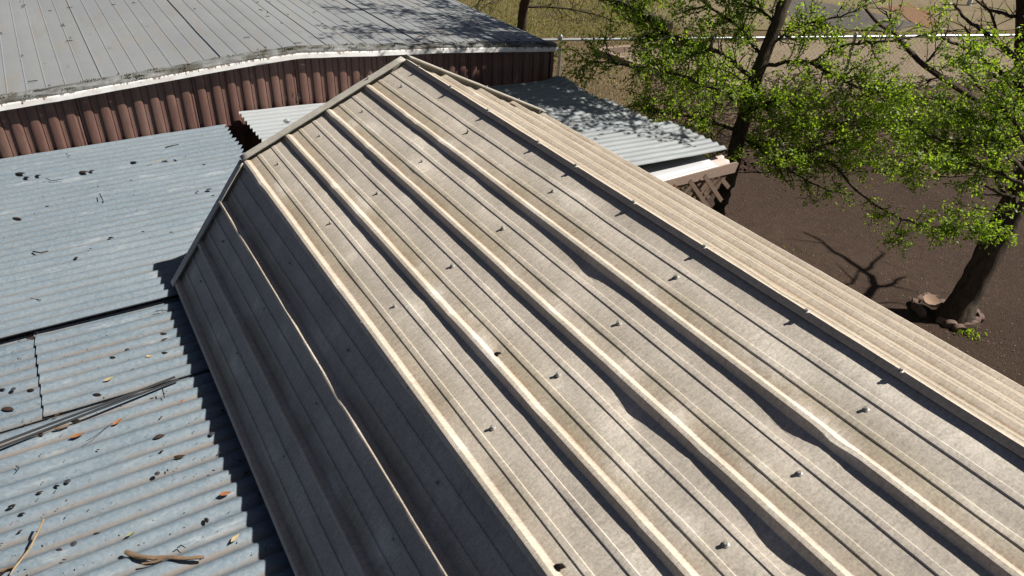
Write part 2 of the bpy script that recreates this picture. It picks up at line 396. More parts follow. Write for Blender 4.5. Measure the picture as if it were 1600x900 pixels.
def rib_profile(nint, first=True, last=True):
    """list of (s, h, u) across a sheet of nint rib intervals; s grows downhill"""
    pr = []
    def major(c, a=True, b=True):
        o = []
        if a: o += [(-.0225, 0), (-.0208, .0008), (-.0068, .0180), (-.0052, .0190)]
        o += [(0, .0194)]
        if b: o += [(.0052, .0188), (.0068, .0176), (.0190, .0008), (.0205, 0)]
        return [(c+x, h) for x, h in o]
    pr += major(0, first is True, True)
    for i in range(nint):
        c = i*S
        for m in (.084, .160):
            pr += [(c+m-.030, 0), (c+m-.0100, 0), (c+m-.0072, .0031), (c+m, .0034), (c+m+.0072, .0031), (c+m+.0098, 0), (c+m+.022, 0)]
        pr += major(c+S, True, last or i < nint-1)
    return pr
def facet(name, o, ud, nd, nint, dents, seed, first=True, last=True, lift=0.0, tall=(), mat='ivory_panel', y0=0.0, y1=-LEN, amp=.0016, lip=0.0):
    pr = rib_profile(nint, first, last)
    if lip: pr = [(-.0122, .019-lip), (-.0110, .010), (-.0096, .0180)] + [q for q in pr if q[0] >= -.0053]
    ny = int(abs(y1-y0)/.025)+1; v = []; uv = []; rub = []
    for j in range(ny):
        y = y0+(y1-y0)*j/(ny-1)
        for s, h in pr:
            k = (s/S) % 1.0; nearrib = min(k, 1-k)*S
            flat = min(1, max(0, (nearrib-.012)/.03))
            d = amp*(.35+.65*flat)*fbm(s*7+seed, y*2.1, seed)+ .0007*fbm(s*25, y*9, seed)
            ds = 0; rb_ = 0.0
            for (a, b, ra, rb, q, sh) in dents:
                crush = sh != 0 or rb < .06
                e = math.exp(-abs((s-a)/ra)**1.3-abs((y-b)/rb)**1.1) if crush else math.exp(-((s-a)/ra)**2-abs((y-b)/rb)**1.5)
                d += q*e*(1 if crush else flat); ds += sh*e
                if q > 0: rb_ += e*1.1
                elif rb < .06: rb_ += e*.7
            ds += .0012*fbm(y*1.7, seed*3.1, round(s/S)*2.3)
            for (ti, tq) in tall:
                if abs(s-ti*S) < .03: h = h*tq
            p = o+ud*(s+ds)+nd*(h+d+lift); v.append((p.x, y, p.z))
            uv.append((k if s >= 0 else 0.0, y)); rub.append(min(1.0, rb_))
    n = len(pr)
    # grid with outward normals
    f = [(j*n+i, (j+1)*n+i, (j+1)*n+i+1, j*n+i+1) for j in range(ny-1) for i in range(n-1)]
    if nd.x < 0 : f = [q[::-1] for q in f] if ud.x > 0 else f
    o_ = mesh(name, v, f, mat, shed, uv, smooth=14)
    at = o_.data.attributes.new('rub', 'FLOAT', 'POINT'); at.data.foreach_set('value', rub)
    so = o_.modifiers.new('thickness', 'SOLIDIFY'); so.thickness = .0009; so.offset = -1; so.use_rim = False
    return o_
def sl(px, py):           # surveyed point on the upper left slope -> (s, y)
    p = onp(px, py, NL, 0.0); return p.dot(UL), p.y
def dL(px, py, ra, rb, q, sh=0.0):
    s, y = sl(px, py); return (s, y, ra, rb, q, sh)
dentsL = [dL(917, 427, .035, .10, -.0115), dL(860, 400, .03, .12, -.003), dL(1225, 668, .04, .11, -.011), dL(1318, 702, .022, .05, -.009, .002), dL(1300, 692, .010, .018, -.005, .003), dL(1338, 716, .010, .018, .004, -.003), dL(1205, 842, .045, .09, -.012),
          dL(987, 648, .03, .11, -.009), dL(1240, 870, .03, .09, -.006), dL(873, 478, .028, .04, .004), dL(805, 430, .014, .03, -.006, .004), dL(872, 490, .012, .02, -.005, .003),
          dL(1190, 738, .03, .05, .0045), dL(1065, 822, .03, .055, .0045), dL(1062, 650, .028, .05, .003), dL(655, 262, .03, .08, .005), dL(640, 275, .015, .05, -.008, .006),
          dL(695, 232, .035, .07, .003), dL(620, 285, .02, .10, -.008), dL(520, 185, .02, .06, -.008, .005), dL(875, 600, .02, .06, -.005), dL(845, 640, .02, .05, -.006, .003), dL(760, 560, .025, .07, .003),
          dL(735, 205, .06, .10, -.007), dL(800, 250, .05, .14, -.007), dL(690, 150, .05, .09, -.008), dL(960, 350, .05, .15, -.005), dL(1130, 450, .05, .2, -.004), dL(1480, 620, .05, .3, -.004),
          dL(1330, 560, .05, .12, .003), dL(1515, 690, .05, .12, .004), dL(1200, 560, .05, .12, .0035), dL(410, 290, .014, .05, -.007, .006), dL(660, 420, .02, .03, .003), dL(560, 340, .02, .05, .003), dL(575, 375, .03, .06, -.003),
          dL(1000, 760, .03, .07, -.005), dL(900, 690, .03, .08, -.004)]
dentsL = [(a_, b_, c_, d_*.9, (q_*.72 if q_ < -.006 else q_), h_) for a_, b_, c_, d_, q_, h_ in dentsL]
def sw(px, py):
    p = onp(px, py, NW, NW.dot(KL)); return (p-KL).dot(UW), p.y
def dW(px, py, ra, rb, q, sh=0.0):
    s, y = sw(px, py); return (s, y, ra, rb, q, sh)
dentsW = [dW(381, 365, .02, .05, -.004, .004), dW(536, 620, .02, .07, -.004, .007), dW(452, 490, .02, .05, -.002, .004), dW(340, 420, .02, .08, -.004, -.004), dW(415, 600, .03, .1, -.004), dW(500, 540, .05, .1, .003)]
def sr(px, py):
    p = onp(px, py, NR, 0.0); return p.dot(UR), p.y
dentsR = []
for (px, py, ra, rb, q, sh) in ((700, 128, .02, .06, -.006, 0), (745, 155, .015, .05, -.006, 0), (1215, 455, .05, .08, -.006, 0), (1260, 470, .03, .06, .004, 0), (720, 160, .012, .05, -.004, .004)):
    s, y = sr(px, py); dentsR.append((s, y, ra, rb, q, sh))
_r = random.Random(91)
for i in range(85):
    dentsL.append((_r.uniform(.02, .90), -_r.uniform(.1, 3.9), _r.uniform(.014, .034), _r.uniform(.03, .09), _r.choice((-1, -1, 1))*_r.uniform(.0012, .0036), 0.0))
for i in range(16):
    dentsL.append((_r.randint(1, 4)*S+_r.uniform(-.008, .004), -_r.uniform(.3, 3.7), _r.uniform(.010, .018), _r.uniform(.015, .035), -_r.uniform(.0025, .006), _r.choice((-1, 1))*_r.uniform(.0015, .0035)))
for i in range(24):
    dentsW.append((_r.uniform(.03, .66), -_r.uniform(.1, 3.4), _r.uniform(.014, .03), _r.uniform(.03, .09), _r.uniform(-.002, .002), 0.0))
for i in range(20):
    dentsR.append((_r.uniform(.03, .88), -_r.uniform(.1, 4.5), _r.uniform(.014, .03), _r.uniform(.03, .09), _r.uniform(-.004, .003), 0.0))
facet('roof_panel', KL, UW, NW, 3, dentsW, 3.3, False, True, 0.0, tall=((1, 1.25), (0, .5)))
facet('roof_panel', Vector((0,0,0)), UL, NL, 4, dentsL, 1.1, False, True, .0015, tall=((4, .9), (0, .15)))
facet('roof_panel', KR, UX, NX, 3, [], 8.8, False, True, 0.0)
facet('roof_panel', Vector((0,0,.004)), UR, NR, 4, dentsR, 5.7, True, True, .002, lip=.021, mat='ivory_panel_stained')
# lower hem strip along the left eave
mb = MB(); e0 = BL+UW*.012+NW*.004
mb.beam(e0+Vector((0, .0, 0)), e0+Vector((0, -LEN, 0)), .004, .022, NW); mb.build('eave_hem', 'ivory_trim', shed)
# rake trim over the far gable: top flange + outer leg
def rake(a, b, n, name='rake_trim', w=.052, hgt=.030, drop=.075, bow=()):
    v = []; N = 26
    for i in range(N+1):
        t = i/N; p = a.lerp(b, t); w_ = .0012*fbm(t*9, n.x*5, 2)
        up = hgt+w_+sum(q*math.exp(-((t-c)/r)**2) for c, r, q in bow)
        for yy, hh in ((-.018, up-.006), (-.018, up), (w-.018, up+.001), (w-.016, up-.003), (w-.016, up-drop)):
            q = p+n*hh; v.append((q.x, yy, q.z))
    f = [(i*5+k, (i+1)*5+k, (i+1)*5+k+1, i*5+k+1) for i in range(N) for k in range(4)]
    o = mesh(name, v, f, 'ivory_trim', shed, smooth=25); m = o.modifiers.new('thickness', 'SOLIDIFY'); m.thickness = .0012; m.offset = 0; return o
rake(Vector((0,0,.004)), KL+UL*.010, NL); rake(KL+UW*.004, BL+UW*.02, NW, hgt=.024, w=.046)
rake(Vector((0,0,.006)), KR+UR*.01, NR, hgt=.036); rake(KR, BR+UX*.02, NX)
# walls below
mb = MB()
for sgn, B in ((-1, BL), (1, BR)):
    x = B.x - sgn*.07; mb2 = MB(); mb2.box((min(x, x-sgn*.05), -LEN+.03, GZ-.05), (max(x, x-sgn*.05), -.06, B.z+.02)); mb2.build('side_wall', 'shed_wall', shed)
for y in (-.06, -LEN+.03):
    x0, x1 = BL.x+.12, BR.x-.12
    pts = [(x0, GZ-.05), (x1, GZ-.05), (BR.x-.10, BR.z), (KR.x-.03, KR.z-.06), (0, -.05), (KL.x+.03, KL.z-.06), (BL.x+.10, BL.z)]
    v = [(x, y, z) for x, z in pts]+[(x, y-.04, z) for x, z in pts]; n = 7
    mesh('gable_wall', v, [tuple(range(n)), tuple(range(2*n-1, n-1, -1))]+[(i, i+n, (i+1)%n+n, (i+1)%n) for i in range(n)], 'shed_wall', shed)
# screws: hex head on a dished washer
scr = MB(); scr.lathe([(.0088, 0), (.0088, .0012), (.0070, .0024), (.0052, .0030)], 12)
scr.lathe([(.0052, .0026), (.0052, .0085), (.0044, .0096)], 6)
_t = scr.build('screw', 'screw_metal'); SCREW = _t.data; bpy.data.objects.remove(_t)
def screw(p, n, parent, k=1.0):
    q = n.to_track_quat('Z', 'Y').to_euler(); r = random.uniform(.8, .98)*k
    o = share('screw', SCREW, p, (q.x+random.uniform(-.12, .12), q.y+random.uniform(-.12, .12), q.z), (r, r, r*1.15), parent); return o
for (px, py) in ((435,256),(500,212),(567,174),(628,135),(517,349),(590,302),(660,253),(732,205),(617,479),(707,416),(786,357),(864,299),(770,669),(872,586),(967,506),(1057,433),(1134,851),(1249,740),(1353,640)):
    screw(onp(px, py, NL, .003), NL, shed, 1.05)
for (px, py) in ((655,108),(705,148),(763,182),(841,233),(899,269),(989,328),(1098,399),(1255,503),(1400,597)):
    d_ = ray(px, py+2); q = CAM+d_*(-CAM.x/d_.x); screw(Vector((-.002, q.y, .0245)), Vector((-.25, 0, .97)).normalized(), shed, 1.05)
for (px, py) in ((430,316),(471,373),(517,437),(567,505),(640,607),(713,703),(813,839)):
    screw(onp(px, py, NW, NW.dot(KL)+.010), (NW*.75+NL*.5).normalized(), shed, .95)
for (px, py) in ((453,412),(414,483),(315,440),(349,378),(544,548),(495,631),(372,553),(445,714),(683,755),(616,843)):
    screw(onp(px, py, NW, NW.dot(KL)+.001), NW, shed, .9)
for (px, py) in ((576,121),(350,314)): screw(onp(px, py, Vector((0,1,0)), .01), Vector((-.4, 0, .9)).normalized(), shed, .8)
for t in (.22, .55, .8): p = KR*t; screw(p+NR*.04+Vector((0, .012, 0)), NR, shed, .8)

# ------------------------------------------------------------------ corrugated sheets
def corr_sheet(name, x0, x1, y0, y1, zf, mat, parent, pitch=.0678, amp=.0078, ph=0.0, seed=0.0, ragged=0.0, nx=None, dents=(), skew=0.0):
    """sheet with corrugations along X; zf(x, y) is the mean surface"""
    nx = nx or max(8, int((x1-x0)/.07)); ny = int((y1-y0)/pitch*10)+1; v = []; uv = []
    for i in range(nx+1):
        for j in range(ny+1):
            y = y0+(y1-y0)*j/ny; x = x0+(x1-x0)*i/nx
            if i == nx: x += ragged*(fbm(y*6, seed, 1)*.4+.35*math.cos(2*math.pi*(y+ph)/pitch))
            if i == 0: x += .004*math.cos(2*math.pi*(y+ph)/pitch)
            w = .5+.5*math.cos(2*math.pi*(y+ph)/pitch)
            w2 = w+.05*math.sin(4*math.pi*(y+ph)/pitch)
            z = zf(x, y)+amp*(2*w2-1)*(1+.12*fbm(x*2, y*3, seed))+.0035*fbm(x*1.6, y*1.9, seed+4)+.001*fbm(x*11, y*11, seed)
            for (a, b, ra, rb, q) in dents: z += q*math.exp(-((x-a)/ra)**2-((y-b)/rb)**2)
            v.append((x, y+skew*(x-x0)+.003*fbm(x*1.2, seed, 0), z)); uv.append((w, x))
    f = [(i*(ny+1)+j, (i+1)*(ny+1)+j, (i+1)*(ny+1)+j+1, i*(ny+1)+j+1) for i in range(nx) for j in range(ny)]
    o = mesh(name, v, f, mat, parent, uv, smooth=60)
    m = o.modifiers.new('thickness', 'SOLIDIFY'); m.thickness = .0011; m.offset = -1; m.use_rim = False; return o
LT = -.962
leanto = empty('lean_to', (-1.9, .6, GZ), 'low lean-to roof of blue-grey corrugated sheets left of the shed', 'lean-to')
zl = lambda x, y: LT+.012*fbm(x*.5, y*.5, 9)*.5
# far field: sheets lapped uphill, far one lowest
P1 = .0745
corr_sheet('corrugated_sheet', -3.3, -.53, 1.50, 2.16, lambda x, y: zl(x, y)-.004, 'galvanized', leanto, P1, .0086, .0, 1.0, .035)
corr_sheet('corrugated_sheet', -3.3, -.50, .90, 1.545, lambda x, y: zl(x, y)+.000, 'galvanized', leanto, P1, .0086, .0, 2.0, .035)
corr_sheet('corrugated_sheet', -3.3, -.50, .36, .945, lambda x, y: zl(x, y)+.004, 'galvanized', leanto, P1, .0090, .0, 3.0, .02)
corr_sheet('corrugated_sheet', -3.3, -.52, -.060, .41, lambda x, y: zl(x, y)+.008+.012*max(0, (.08-y)/.14), 'galvanized', leanto, P1, .0090, .0, 4.0, .02)
# nearer sheets
P2 = .0745
corr_sheet('corrugated_sheet', -3.3, -1.868, -.66, -.03, lambda x, y: zl(x, y)-.016, 'galvanized_near', leanto, P2, .0085, .012, 5.0, .006)
corr_sheet('corrugated_sheet', -1.885, -1.10, -.66, -.03, lambda x, y: zl(x, y)-.0115+.006*math.exp(-((x+1.885)/.05)**2), 'galvanized_near', leanto, P2, .0085, .012, 6.0, .0)
corr_sheet('corrugated_sheet', -3.3, -1.10, -1.36, -.625, lambda x, y: zl(x, y)-.022, 'galvanized_near', leanto, P2, .009, .02, 7.0, .0)
corr_sheet('corrugated_sheet', -3.3, -1.10, -2.05, -1.31, lambda x, y: zl(x, y)-.0165, 'galvanized_near', leanto, P2, .0092, .03, 8.0, .0)
corr_sheet('corrugated_sheet', -3.3, -1.10, -2.75, -2.0, lambda x, y: zl(x, y)-.011, 'galvanized_near', leanto, P2, .0092, .03, 9.0, .0)
for x in (-3.2, -2.3, -1.28):
    mb = MB(); mb.box((x-.02, -2.7, LT-.13), (x+.02, 2.1, LT-.033)); mb.build('rafter', 'dark_wood', leanto)
for x, y in ((-3.2, -2.6), (-3.2, 0), (-3.2, 2.05), (-1.28, 2.05)):
    mb = MB(); mb.box((x-.045, y-.045, GZ-.1), (x+.045, y+.045, LT-.131)); mb.build('post', 'dark_wood', leanto)
nail = MB(); nail.lathe([(.010, 0), (.009, .002), (.004, .0028), (.0035, .005)], 10); _t = nail.build('roofing_nail', 'strip_metal'); NAIL = _t.data; bpy.data.objects.remove(_t)
def lean_z(p):
    return zl(p.x, p.y)+(.006 if p.y > -.05 else -.008)
for (px, py) in ((105,750),(114,847),(245,738),(405,772),(330,676),(373,719),(346,640),(20,606),(198,545),(295,455),(120,405)):
    p = onz(px, py, LT); share('roofing_nail', NAIL, (p.x, p.y, lean_z(p)+.002), (0, 0, 0), (1, 1, 1), leanto)

# ------------------------------------------------------------------ mobile home behind
WY = 2.19
home = empty('mobile_home', (.2, 6, GZ), 'long brown ribbed mobile home with low grey metal roof behind the lean-to', 'mobile home')
HX0, HX1 = -4.4, 2.40
EPX = [-4.4, -1.861, -1.497, -1.107, -.689, -.242, -.054, .05, .114, .487, .643, .75, 1.314, 2.317, 2.5]
EPZ = [-.79, -.639, -.622, -.598, -.572, -.546, -.539, -.536, -.538, -.568, -.585, -.592, -.634, -.736, -.757]
def eave(x):       # height of the rounded low gable at the near end
    return float(np.interp(x, EPX, EPZ))+.0455+.002*fbm(x*3, 3, 1)
HL = 3.45
# ribbed siding, panel by panel
RP = .106; PW = RP*7
k0 = math.floor((HX0)/PW)
x = HX0; pi = 0
while x < HX1-.02:
    x1 = min(x+PW, HX1); v = []; uv = []; pro = []
    nr = 7
    for r in range(nr):
        c = x+(r+.5)*RP
        pro += [(c-.050, 0), (c-.034, .001), (c-.029, .012), (c-.020, .016), (c, .0175), (c+.018, .016), (c+.027, .010), (c+.031, .0), (c+.036, .003), (c+.0415, .0)]
    if pi % 1 == 0: pro = pro[:-4]+[(x+PW-.022, .004), (x+PW-.012, .007), (x+PW-.004, .001)]
    pro = [q for q in pro if q[0] <= x1]
    zs = [GZ+.35, -2.0, -1.5, -1.2, -1.1, -1.0, -.9, -.8, -.7, -.6, 0]
    for px_, d in pro:
        top = eave(px_)-.012
        for z in zs:
            zz = top if z == 0 else min(z, top-.02-.001*z)
            v.append((px_, WY-d-.002*fbm(px_*3, zz*3, 2), zz))
    n = len(zs); f = [(i*n+j, (i+1)*n+j, (i+1)*n+j+1, i*n+j+1) for i in range(len(pro)-1) for j in range(n-1)]
    o = mesh('siding_panel', v, f, 'brown_siding', home, smooth=35); md = o.modifiers.new('thickness', 'SOLIDIFY'); md.thickness = .001; md.offset = -1; md.use_rim = False
    x += PW; pi += 1
mb = MB(); mb.box((HX0, WY+.01, GZ+.3), (HX1-.02, WY+HL, -.95)); mb.build('body_core', 'brown_siding', home)
v = [(HX0, WY+.02, -.95), (HX0, WY+.02, eave(HX0)-.05)]+[(HX0+(HX1-HX0-.03)*i/24, WY+.02, eave(HX0+(HX1-HX0)*i/24)-.05) for i in range(1, 25)]+[(HX1-.03, WY+.02, -.95)]
n = len(v); v2 = [(a, b+HL-.05, c) for a, b, c in v]
mesh('upper_core', v+v2, [tuple(range(n)), tuple(range(2*n-1, n-1, -1))]+[(i, i+n, (i+1)%n+n, (i+1)%n) for i in range(n)], 'brown_siding', home)
# corner post on the right
mb = MB(); mb.box((HX1-.025, WY-.022, GZ+.35), (HX1+.006, WY+.03, eave(HX1)-.03)); mb.build('corner_trim', 'brown_siding', home)
mb = MB(); mb.box((HX1-.004, WY+.03, GZ+.35), (HX1+.004, WY+HL, eave(HX1)-.03)); mb.build('side_siding', 'brown_siding', home)
mb = MB(); mb.box((HX0, WY+.05, GZ-.05), (HX1-.03, WY+HL-.05, GZ+.36)); mb.build('skirting', 'dark_wood', home)
# roof sheets with small standing ribs every RPR, running away from the camera
RPR = .113; NR_ = 7
x = HX0; pi = 0; OV = .046
while x < HX1-.02:
    xs = []
    x1 = min(x+RPR*NR_, HX1+.012)
    k = 0
    while x+k*RPR < x1-.005:
        c = x+k*RPR
        hh = .0034 if k else .008
        xs += [(c-.004, 0), (c-.002, hh), (c+.003, hh), (c+.0055, 0), (c+.035, .0015*(pi % 2)), (c+.075, .001)]
        k += 1
    xs = [q for q in xs if q[0] < x1-.004]+[(x1, .0)]
    ys = [WY-OV+HL*i/60*1.0 for i in range(61)]; v = []
    for (xx, h) in xs:
        for y in ys:
            z = eave(min(xx, HX1))+.004+h+.008*fbm(xx*.9, y*.6, 6)*min(1, (y-WY+.1)/1.0)+.0015*fbm(xx*6, y*3, 2)+.002*(pi % 2)
            v.append((xx, y, z))
    n = len(ys); f = [(i*n+j, (i+1)*n+j, (i+1)*n+j+1, i*n+j+1) for i in range(len(xs)-1) for j in range(n-1)]
    o = mesh('roof_sheet', v, f, 'aluminium_roof', home, smooth=30); md = o.modifiers.new('thickness', 'SOLIDIFY'); md.thickness = .001; md.offset = -1; md.use_rim = False
    x += RPR*NR_; pi += 1
# sealed edge band, white drip edge below it
def strip(name, mat, prof, amp, seed, ends=(HX0, HX1+.02), n=150):
    v = []; uv = []
    for i in range(n+1):
        xx = ends[0]+(ends[1]-ends[0])*i/n
        for k, (dy, dz) in enumerate(prof):
            w = amp*fbm(xx*14, k*1.7, seed); w2 = amp*fbm(xx*9, k*1.7, seed+5)
            v.append((xx, WY-OV+dy+w, eave(min(xx, HX1))+dz+w2)); uv.append((xx, 1-k/(len(prof)-1)))
    m = len(prof); f = [(i*m+k, i*m+k+1, (i+1)*m+k+1, (i+1)*m+k) for i in range(n) for k in range(m-1)]
    o = mesh(name, v, f, mat, home, uv, smooth=50); md = o.modifiers.new('thickness', 'SOLIDIFY'); md.thickness = .0015; md.offset = 0; return o
strip('edge_seal', 'tarred_edge', [(.125, .006), (.118, .014), (.085, .018), (.05, .017), (.018, .016), (-.006, .010), (-.010, .0), (-.010, -.010)], .0055, 1)
strip('drip_edge', 'white_drip_edge', [(-.013, -.004), (-.017, -.016), (-.019, -.030), (-.022, -.042), (-.019, -.045), (-.010, -.0455)], .0012, 2)
for k in range(60):
    xx = random.uniform(-2.3, 2.3); b = MB()
    for q in range(random.randint(14, 40)):
        p = Vector((random.gauss(0, .022), random.gauss(0, .010)-.0, 0)); a = random.uniform(0, 6.28); l = random.uniform(.006, .018)
        b.add([p, p+Vector((.006*math.cos(a), .006*math.sin(a), 0)), p+Vector((l*.5*math.cos(a+1), l*.5*math.sin(a+1), l))], [(0, 1, 2)])
    o = b.build('moss_tuft', 'moss', home, loc=(xx, WY-OV+random.choice((.085, .06, .03, .0, -.006)), eave(xx)+.017)); o['kind'] = 'stuff'
# peeled paint scars low on the wall
for (px, py, w, h) in ((446, 150, .016, .050), (467, 150, .018, .055), (458, 148, .008, .03), (470, 140, .006, .02)):
    c = ony(px, py, WY-.02)
    for q in range(5):
        b = MB(); cx = c.x+random.uniform(-.3, .3)*w; cz = c.z+random.uniform(-.5, .5)*h; a = []
        for i in range(7):
            an = 6.28*i/7; rr = random.uniform(.5, 1); a.append((cx+w*.5*rr*math.cos(an), WY-.0205-.0004*q, cz+h*.28*rr*math.sin(an)))
        b.add(a, [tuple(range(7))]); b.build('peeled_patch', 'dark_under', home)

# ------------------------------------------------------------------ porch roof on the right, behind the shed
porch = empty('porch_roof', (1.2, 1.2, GZ), 'corrugated porch roof behind the shed ridge, dappled by tree shade', 'porch roof')
zp = lambda x, y: -.872-.042*(x+.42)+.006*fbm(x, y, 4)
corr_sheet('corrugated_sheet', -.415, 1.15, .35, 2.14, lambda x, y: zp(x, y)-.003, 'galvanized_bright', porch, P1, .0075, .01, 11, .0)
corr_sheet('corrugated_sheet', 1.05, 2.46, 1.42, 2.12, lambda x, y: zp(x, y)+.003-.02*max(0, x-2.2), 'galvanized_grey', porch, P1, .0065, .01, 12, .015, dents=((2.4, 2.0, .08, .2, .05),))
corr_sheet('corrugated_sheet', 1.05, 2.50, .75, 1.47, lambda x, y: zp(x, y)+.006, 'galvanized_grey', porch, P1, .0065, .01, 13, .008)
corr_sheet('corrugated_sheet', 1.05, 2.64, .15, .80, lambda x, y: zp(x, y)+.009, 'galvanized_grey', porch, P1, .0065, .01, 14, .008)
mb = MB(); mb.box((1.3, .10, -1.17), (2.40, .14, -1.085)); mb.build('beam', 'grey_wood', porch)
for x, y in ((2.45, .06), (2.35, 2.0), (1.3, .06)):
    mb = MB(); mb.box((x-.045, y+.08, GZ-.1), (x+.045, y+.17, -1.09)); mb.build('post', 'grey_wood', porch)
# white capping sheet and pinkish end below the near edge, weathered fascia board in front
v = []
for i in range(13):
    xx = 1.25+1.22*i/12; yn = .055+.018*(xx-1.9)
    for dy, dz in ((.42, .028), (.07, .014), (.055, -.006), (.035, .008), (.012, .006), (.0, -.006), (-.001, -.02)):
        v.append((xx, yn+dy, -1.066+dz))
mesh('cap_sheet', v, [(i*7+k, (i+1)*7+k, (i+1)*7+k+1, i*7+k+1) for i in range(12) for k in range(6)], 'white_vinyl', porch, smooth=30).modifiers.new('t', 'SOLIDIFY').thickness = .002
v = []
for i in range(9):
    xx = 2.40+.20*i/8
    for k in range(8):
        v.append((xx+.05*(1-k/7)+(.012*math.sin(k*1.8) if i == 8 else 0), .225-.16*k/7, -1.069+.003*math.cos(k*1.8)))
mesh('cap_sheet', v, grid(9, 8), 'pink_vinyl', porch, smooth=40).modifiers.new('t', 'SOLIDIFY').thickness = .002
v = [(1.40, -.06, -1.040), (2.50, -.06, -1.066), (2.520, -.06, -.997), (2.505, -.06, -.986), (1.40, -.06, -1.0)]
v2 = [(x, y+.012, z) for x, y, z in v]; n = 5
mesh('fascia_board', v+v2, [tuple(range(n)), tuple(range(2*n-1, n-1, -1))]+[(i, i+n, (i+1)%n+n, (i+1)%n) for i in range(n)], 'pale_wood', porch)
# lattice under the porch edge
lat = empty('lattice_panel', (2.05, -.03, GZ), 'weathered wooden lattice under the porch roof edge', 'lattice')
ly = -.045
for k in range(15):
    xx = 1.28+.082*k; o = MB()
    p = Vector((xx, ly, -1.08)); q = p+Vector((-.62, 0, -.62)); o.beam(p, q, .026, .006, (0, 1, 0)); o.build('slat', 'grey_wood', lat)
for k in range(15):
    xx = .66+.082*k; o = MB()
    p = Vector((xx, ly+.009, -1.09)); q = p+Vector((.62, 0, -.62)); o.beam(p, q, .026, .006, (0, 1, 0)); o.build('slat', 'pale_wood' if k % 3 == 0 else 'grey_wood', lat)
for (p0, p1, mt) in (((1052, 284), (1086, 330), 'orange_wood'), ((1078, 276), (1116, 338), 'grey_wood'), ((1101, 268), (1122, 306), 'grey_wood'), ((1030, 288), (1050, 318), 'grey_wood'), ((1127, 272), (1136, 290), 'grey_wood')):
    A = ony(p0[0], p0[1]+7, -.082); B = ony(*p1, -.082); o = MB(); o.beam(A, B+(B-A)*.25, .030, .012, (0, 1, 0)); o.build('stile', mt, lat)
mb = MB(); mb.box((1.3, ly-.01, -1.86), (2.45, ly+.03, -1.80)); mb.build('bottom_rail', 'grey_wood', lat)
# small grey lump lying on the lit porch sheet, rust-coloured board at the far edge
def rock(name, loc, r, mat, label, cat, group=None):
    b = MB(); ph = [(-1, .2), (-.6, .8), (0, 1), (.6, .75), (1, .1)]
    v = []; n = 9
    for i in range(6):
        th = math.pi*i/5
        for k in range(n):
            an = 6.28*k/n; rr = 1+.35*fbm(math.cos(an)*1.4+loc[0], math.sin(an)*1.4+loc[1], th)
            v.append((r*rr*math.sin(th)*math.cos(an), r*.8*rr*math.sin(th)*math.sin(an), r*.6*rr*math.cos(th)))
    f = [(i*n+k, (i+1)*n+k, (i+1)*n+(k+1)%n, i*n+(k+1)%n) for i in range(5) for k in range(n)]
    return tag(mesh(name, v, f, mat, None, loc=loc, smooth=40), label, cat, group)
p = onz(449, 190, -.87); rock('mortar_chunk', (p.x, p.y, zp(p.x, p.y)+.02), .026, 'galvanized_bright', 'pale grey chunk lying on the bright porch sheet beside the ridge', 'rubble')
mb = MB(); A = G(905, 152); B = G(945, 172)
A = onz(903, 148, -1.6); B = onz(940, 163, -1.6); mb.beam(A, B+(B-A)*.3, .13, .02); tag(mb.build('clay_board', 'rust_clay'), 'rust orange board beyond the far edge of the porch roof', 'board')

# ------------------------------------------------------------------ debris
def hull_mesh(k):
    random.seed(100+k); b = MB(); n = 8; L = random.uniform(.8, 1.2); v = []
    prof = [(0.02, -1), (.30, -.75), (.46, -.3), (.48, .15), (.34, .6), (.14, .92), (.02, 1.12)]
    bend = random.uniform(-.25, .25)
    for r, t in prof:
        for i in range(n):
            an = 6.28*i/n; rr = r*(1+.12*math.cos(4*an))*random.uniform(.92, 1.08)
            v.append((t*L, rr*math.cos(an)+bend*t*t, max(-.12, rr*.62*math.sin(an))+.12))
    f = [(i*n+j, i*n+(j+1)%n, (i+1)*n+(j+1)%n, (i+1)*n+j) for i in range(len(prof)-1) for j in range(n)]
    o = mesh('hull', v, f, 'hull_light' if k in (1, 4) else 'hull_brown', smooth=50); me = o.data; bpy.data.objects.remove(o); return me
HULLS = [hull_mesh(k) for k in range(6)]
def dry_leaf_mesh(k, mat):
    random.seed(300+k); v = []; W = [.02, .26, .40, .36, .2, .02]; c = random.uniform(.2, .6)
    for i, w in enumerate(W):
        t = -1+2*i/5
        for s in (-1, 0, 1): v.append((t, s*w*random.uniform(.85, 1.1), abs(s)*c*w+.25*t*t*random.uniform(.6, 1.2)+.05*random.random()))
    o = mesh('leaf', v, grid(6, 3), mat, smooth=60); me = o.data; bpy.data.objects.remove(o); return me
DL = {m: [dry_leaf_mesh(k, m) for k in range(3)] for m in ('leaf_orange', 'leaf_straw', 'leaf_pale_green', 'hull_light')}
random.seed(21)
ORD = ['first', 'second', 'third', 'fourth', 'fifth', 'sixth', 'seventh', 'eighth', 'ninth', 'tenth', 'eleventh', 'twelfth', 'thirteenth', 'fourteenth', 'fifteenth', 'sixteenth', 'seventeenth', 'eighteenth', 'nineteenth', 'twentieth']
hulls_far = [(32,273,9,5),(42,279,7,8),(60,276,6,0),(131,271,9,8),(144,269,6,10),(27,343,9,0),(74,324,5,0),(209,256,9,5),(327,298,6,20),(333,308,5,60),(309,301,3,0),(174,374,7,0),(319,259,3,0),(268,365,4,0),(224,364,4,0),(142,391,3,0),(258,254,6,15),(274,252,4,0)]
hulls_mid = [(47,527,9,5),(47,608,9,12),(12,637,12,15),(3,606,6,10),(151,615,8,15),(254,520,8,8),(256,529,7,70),(256,550,8,12),(175,557,8,8),(212,546,4,20),(205,578,7,80)]
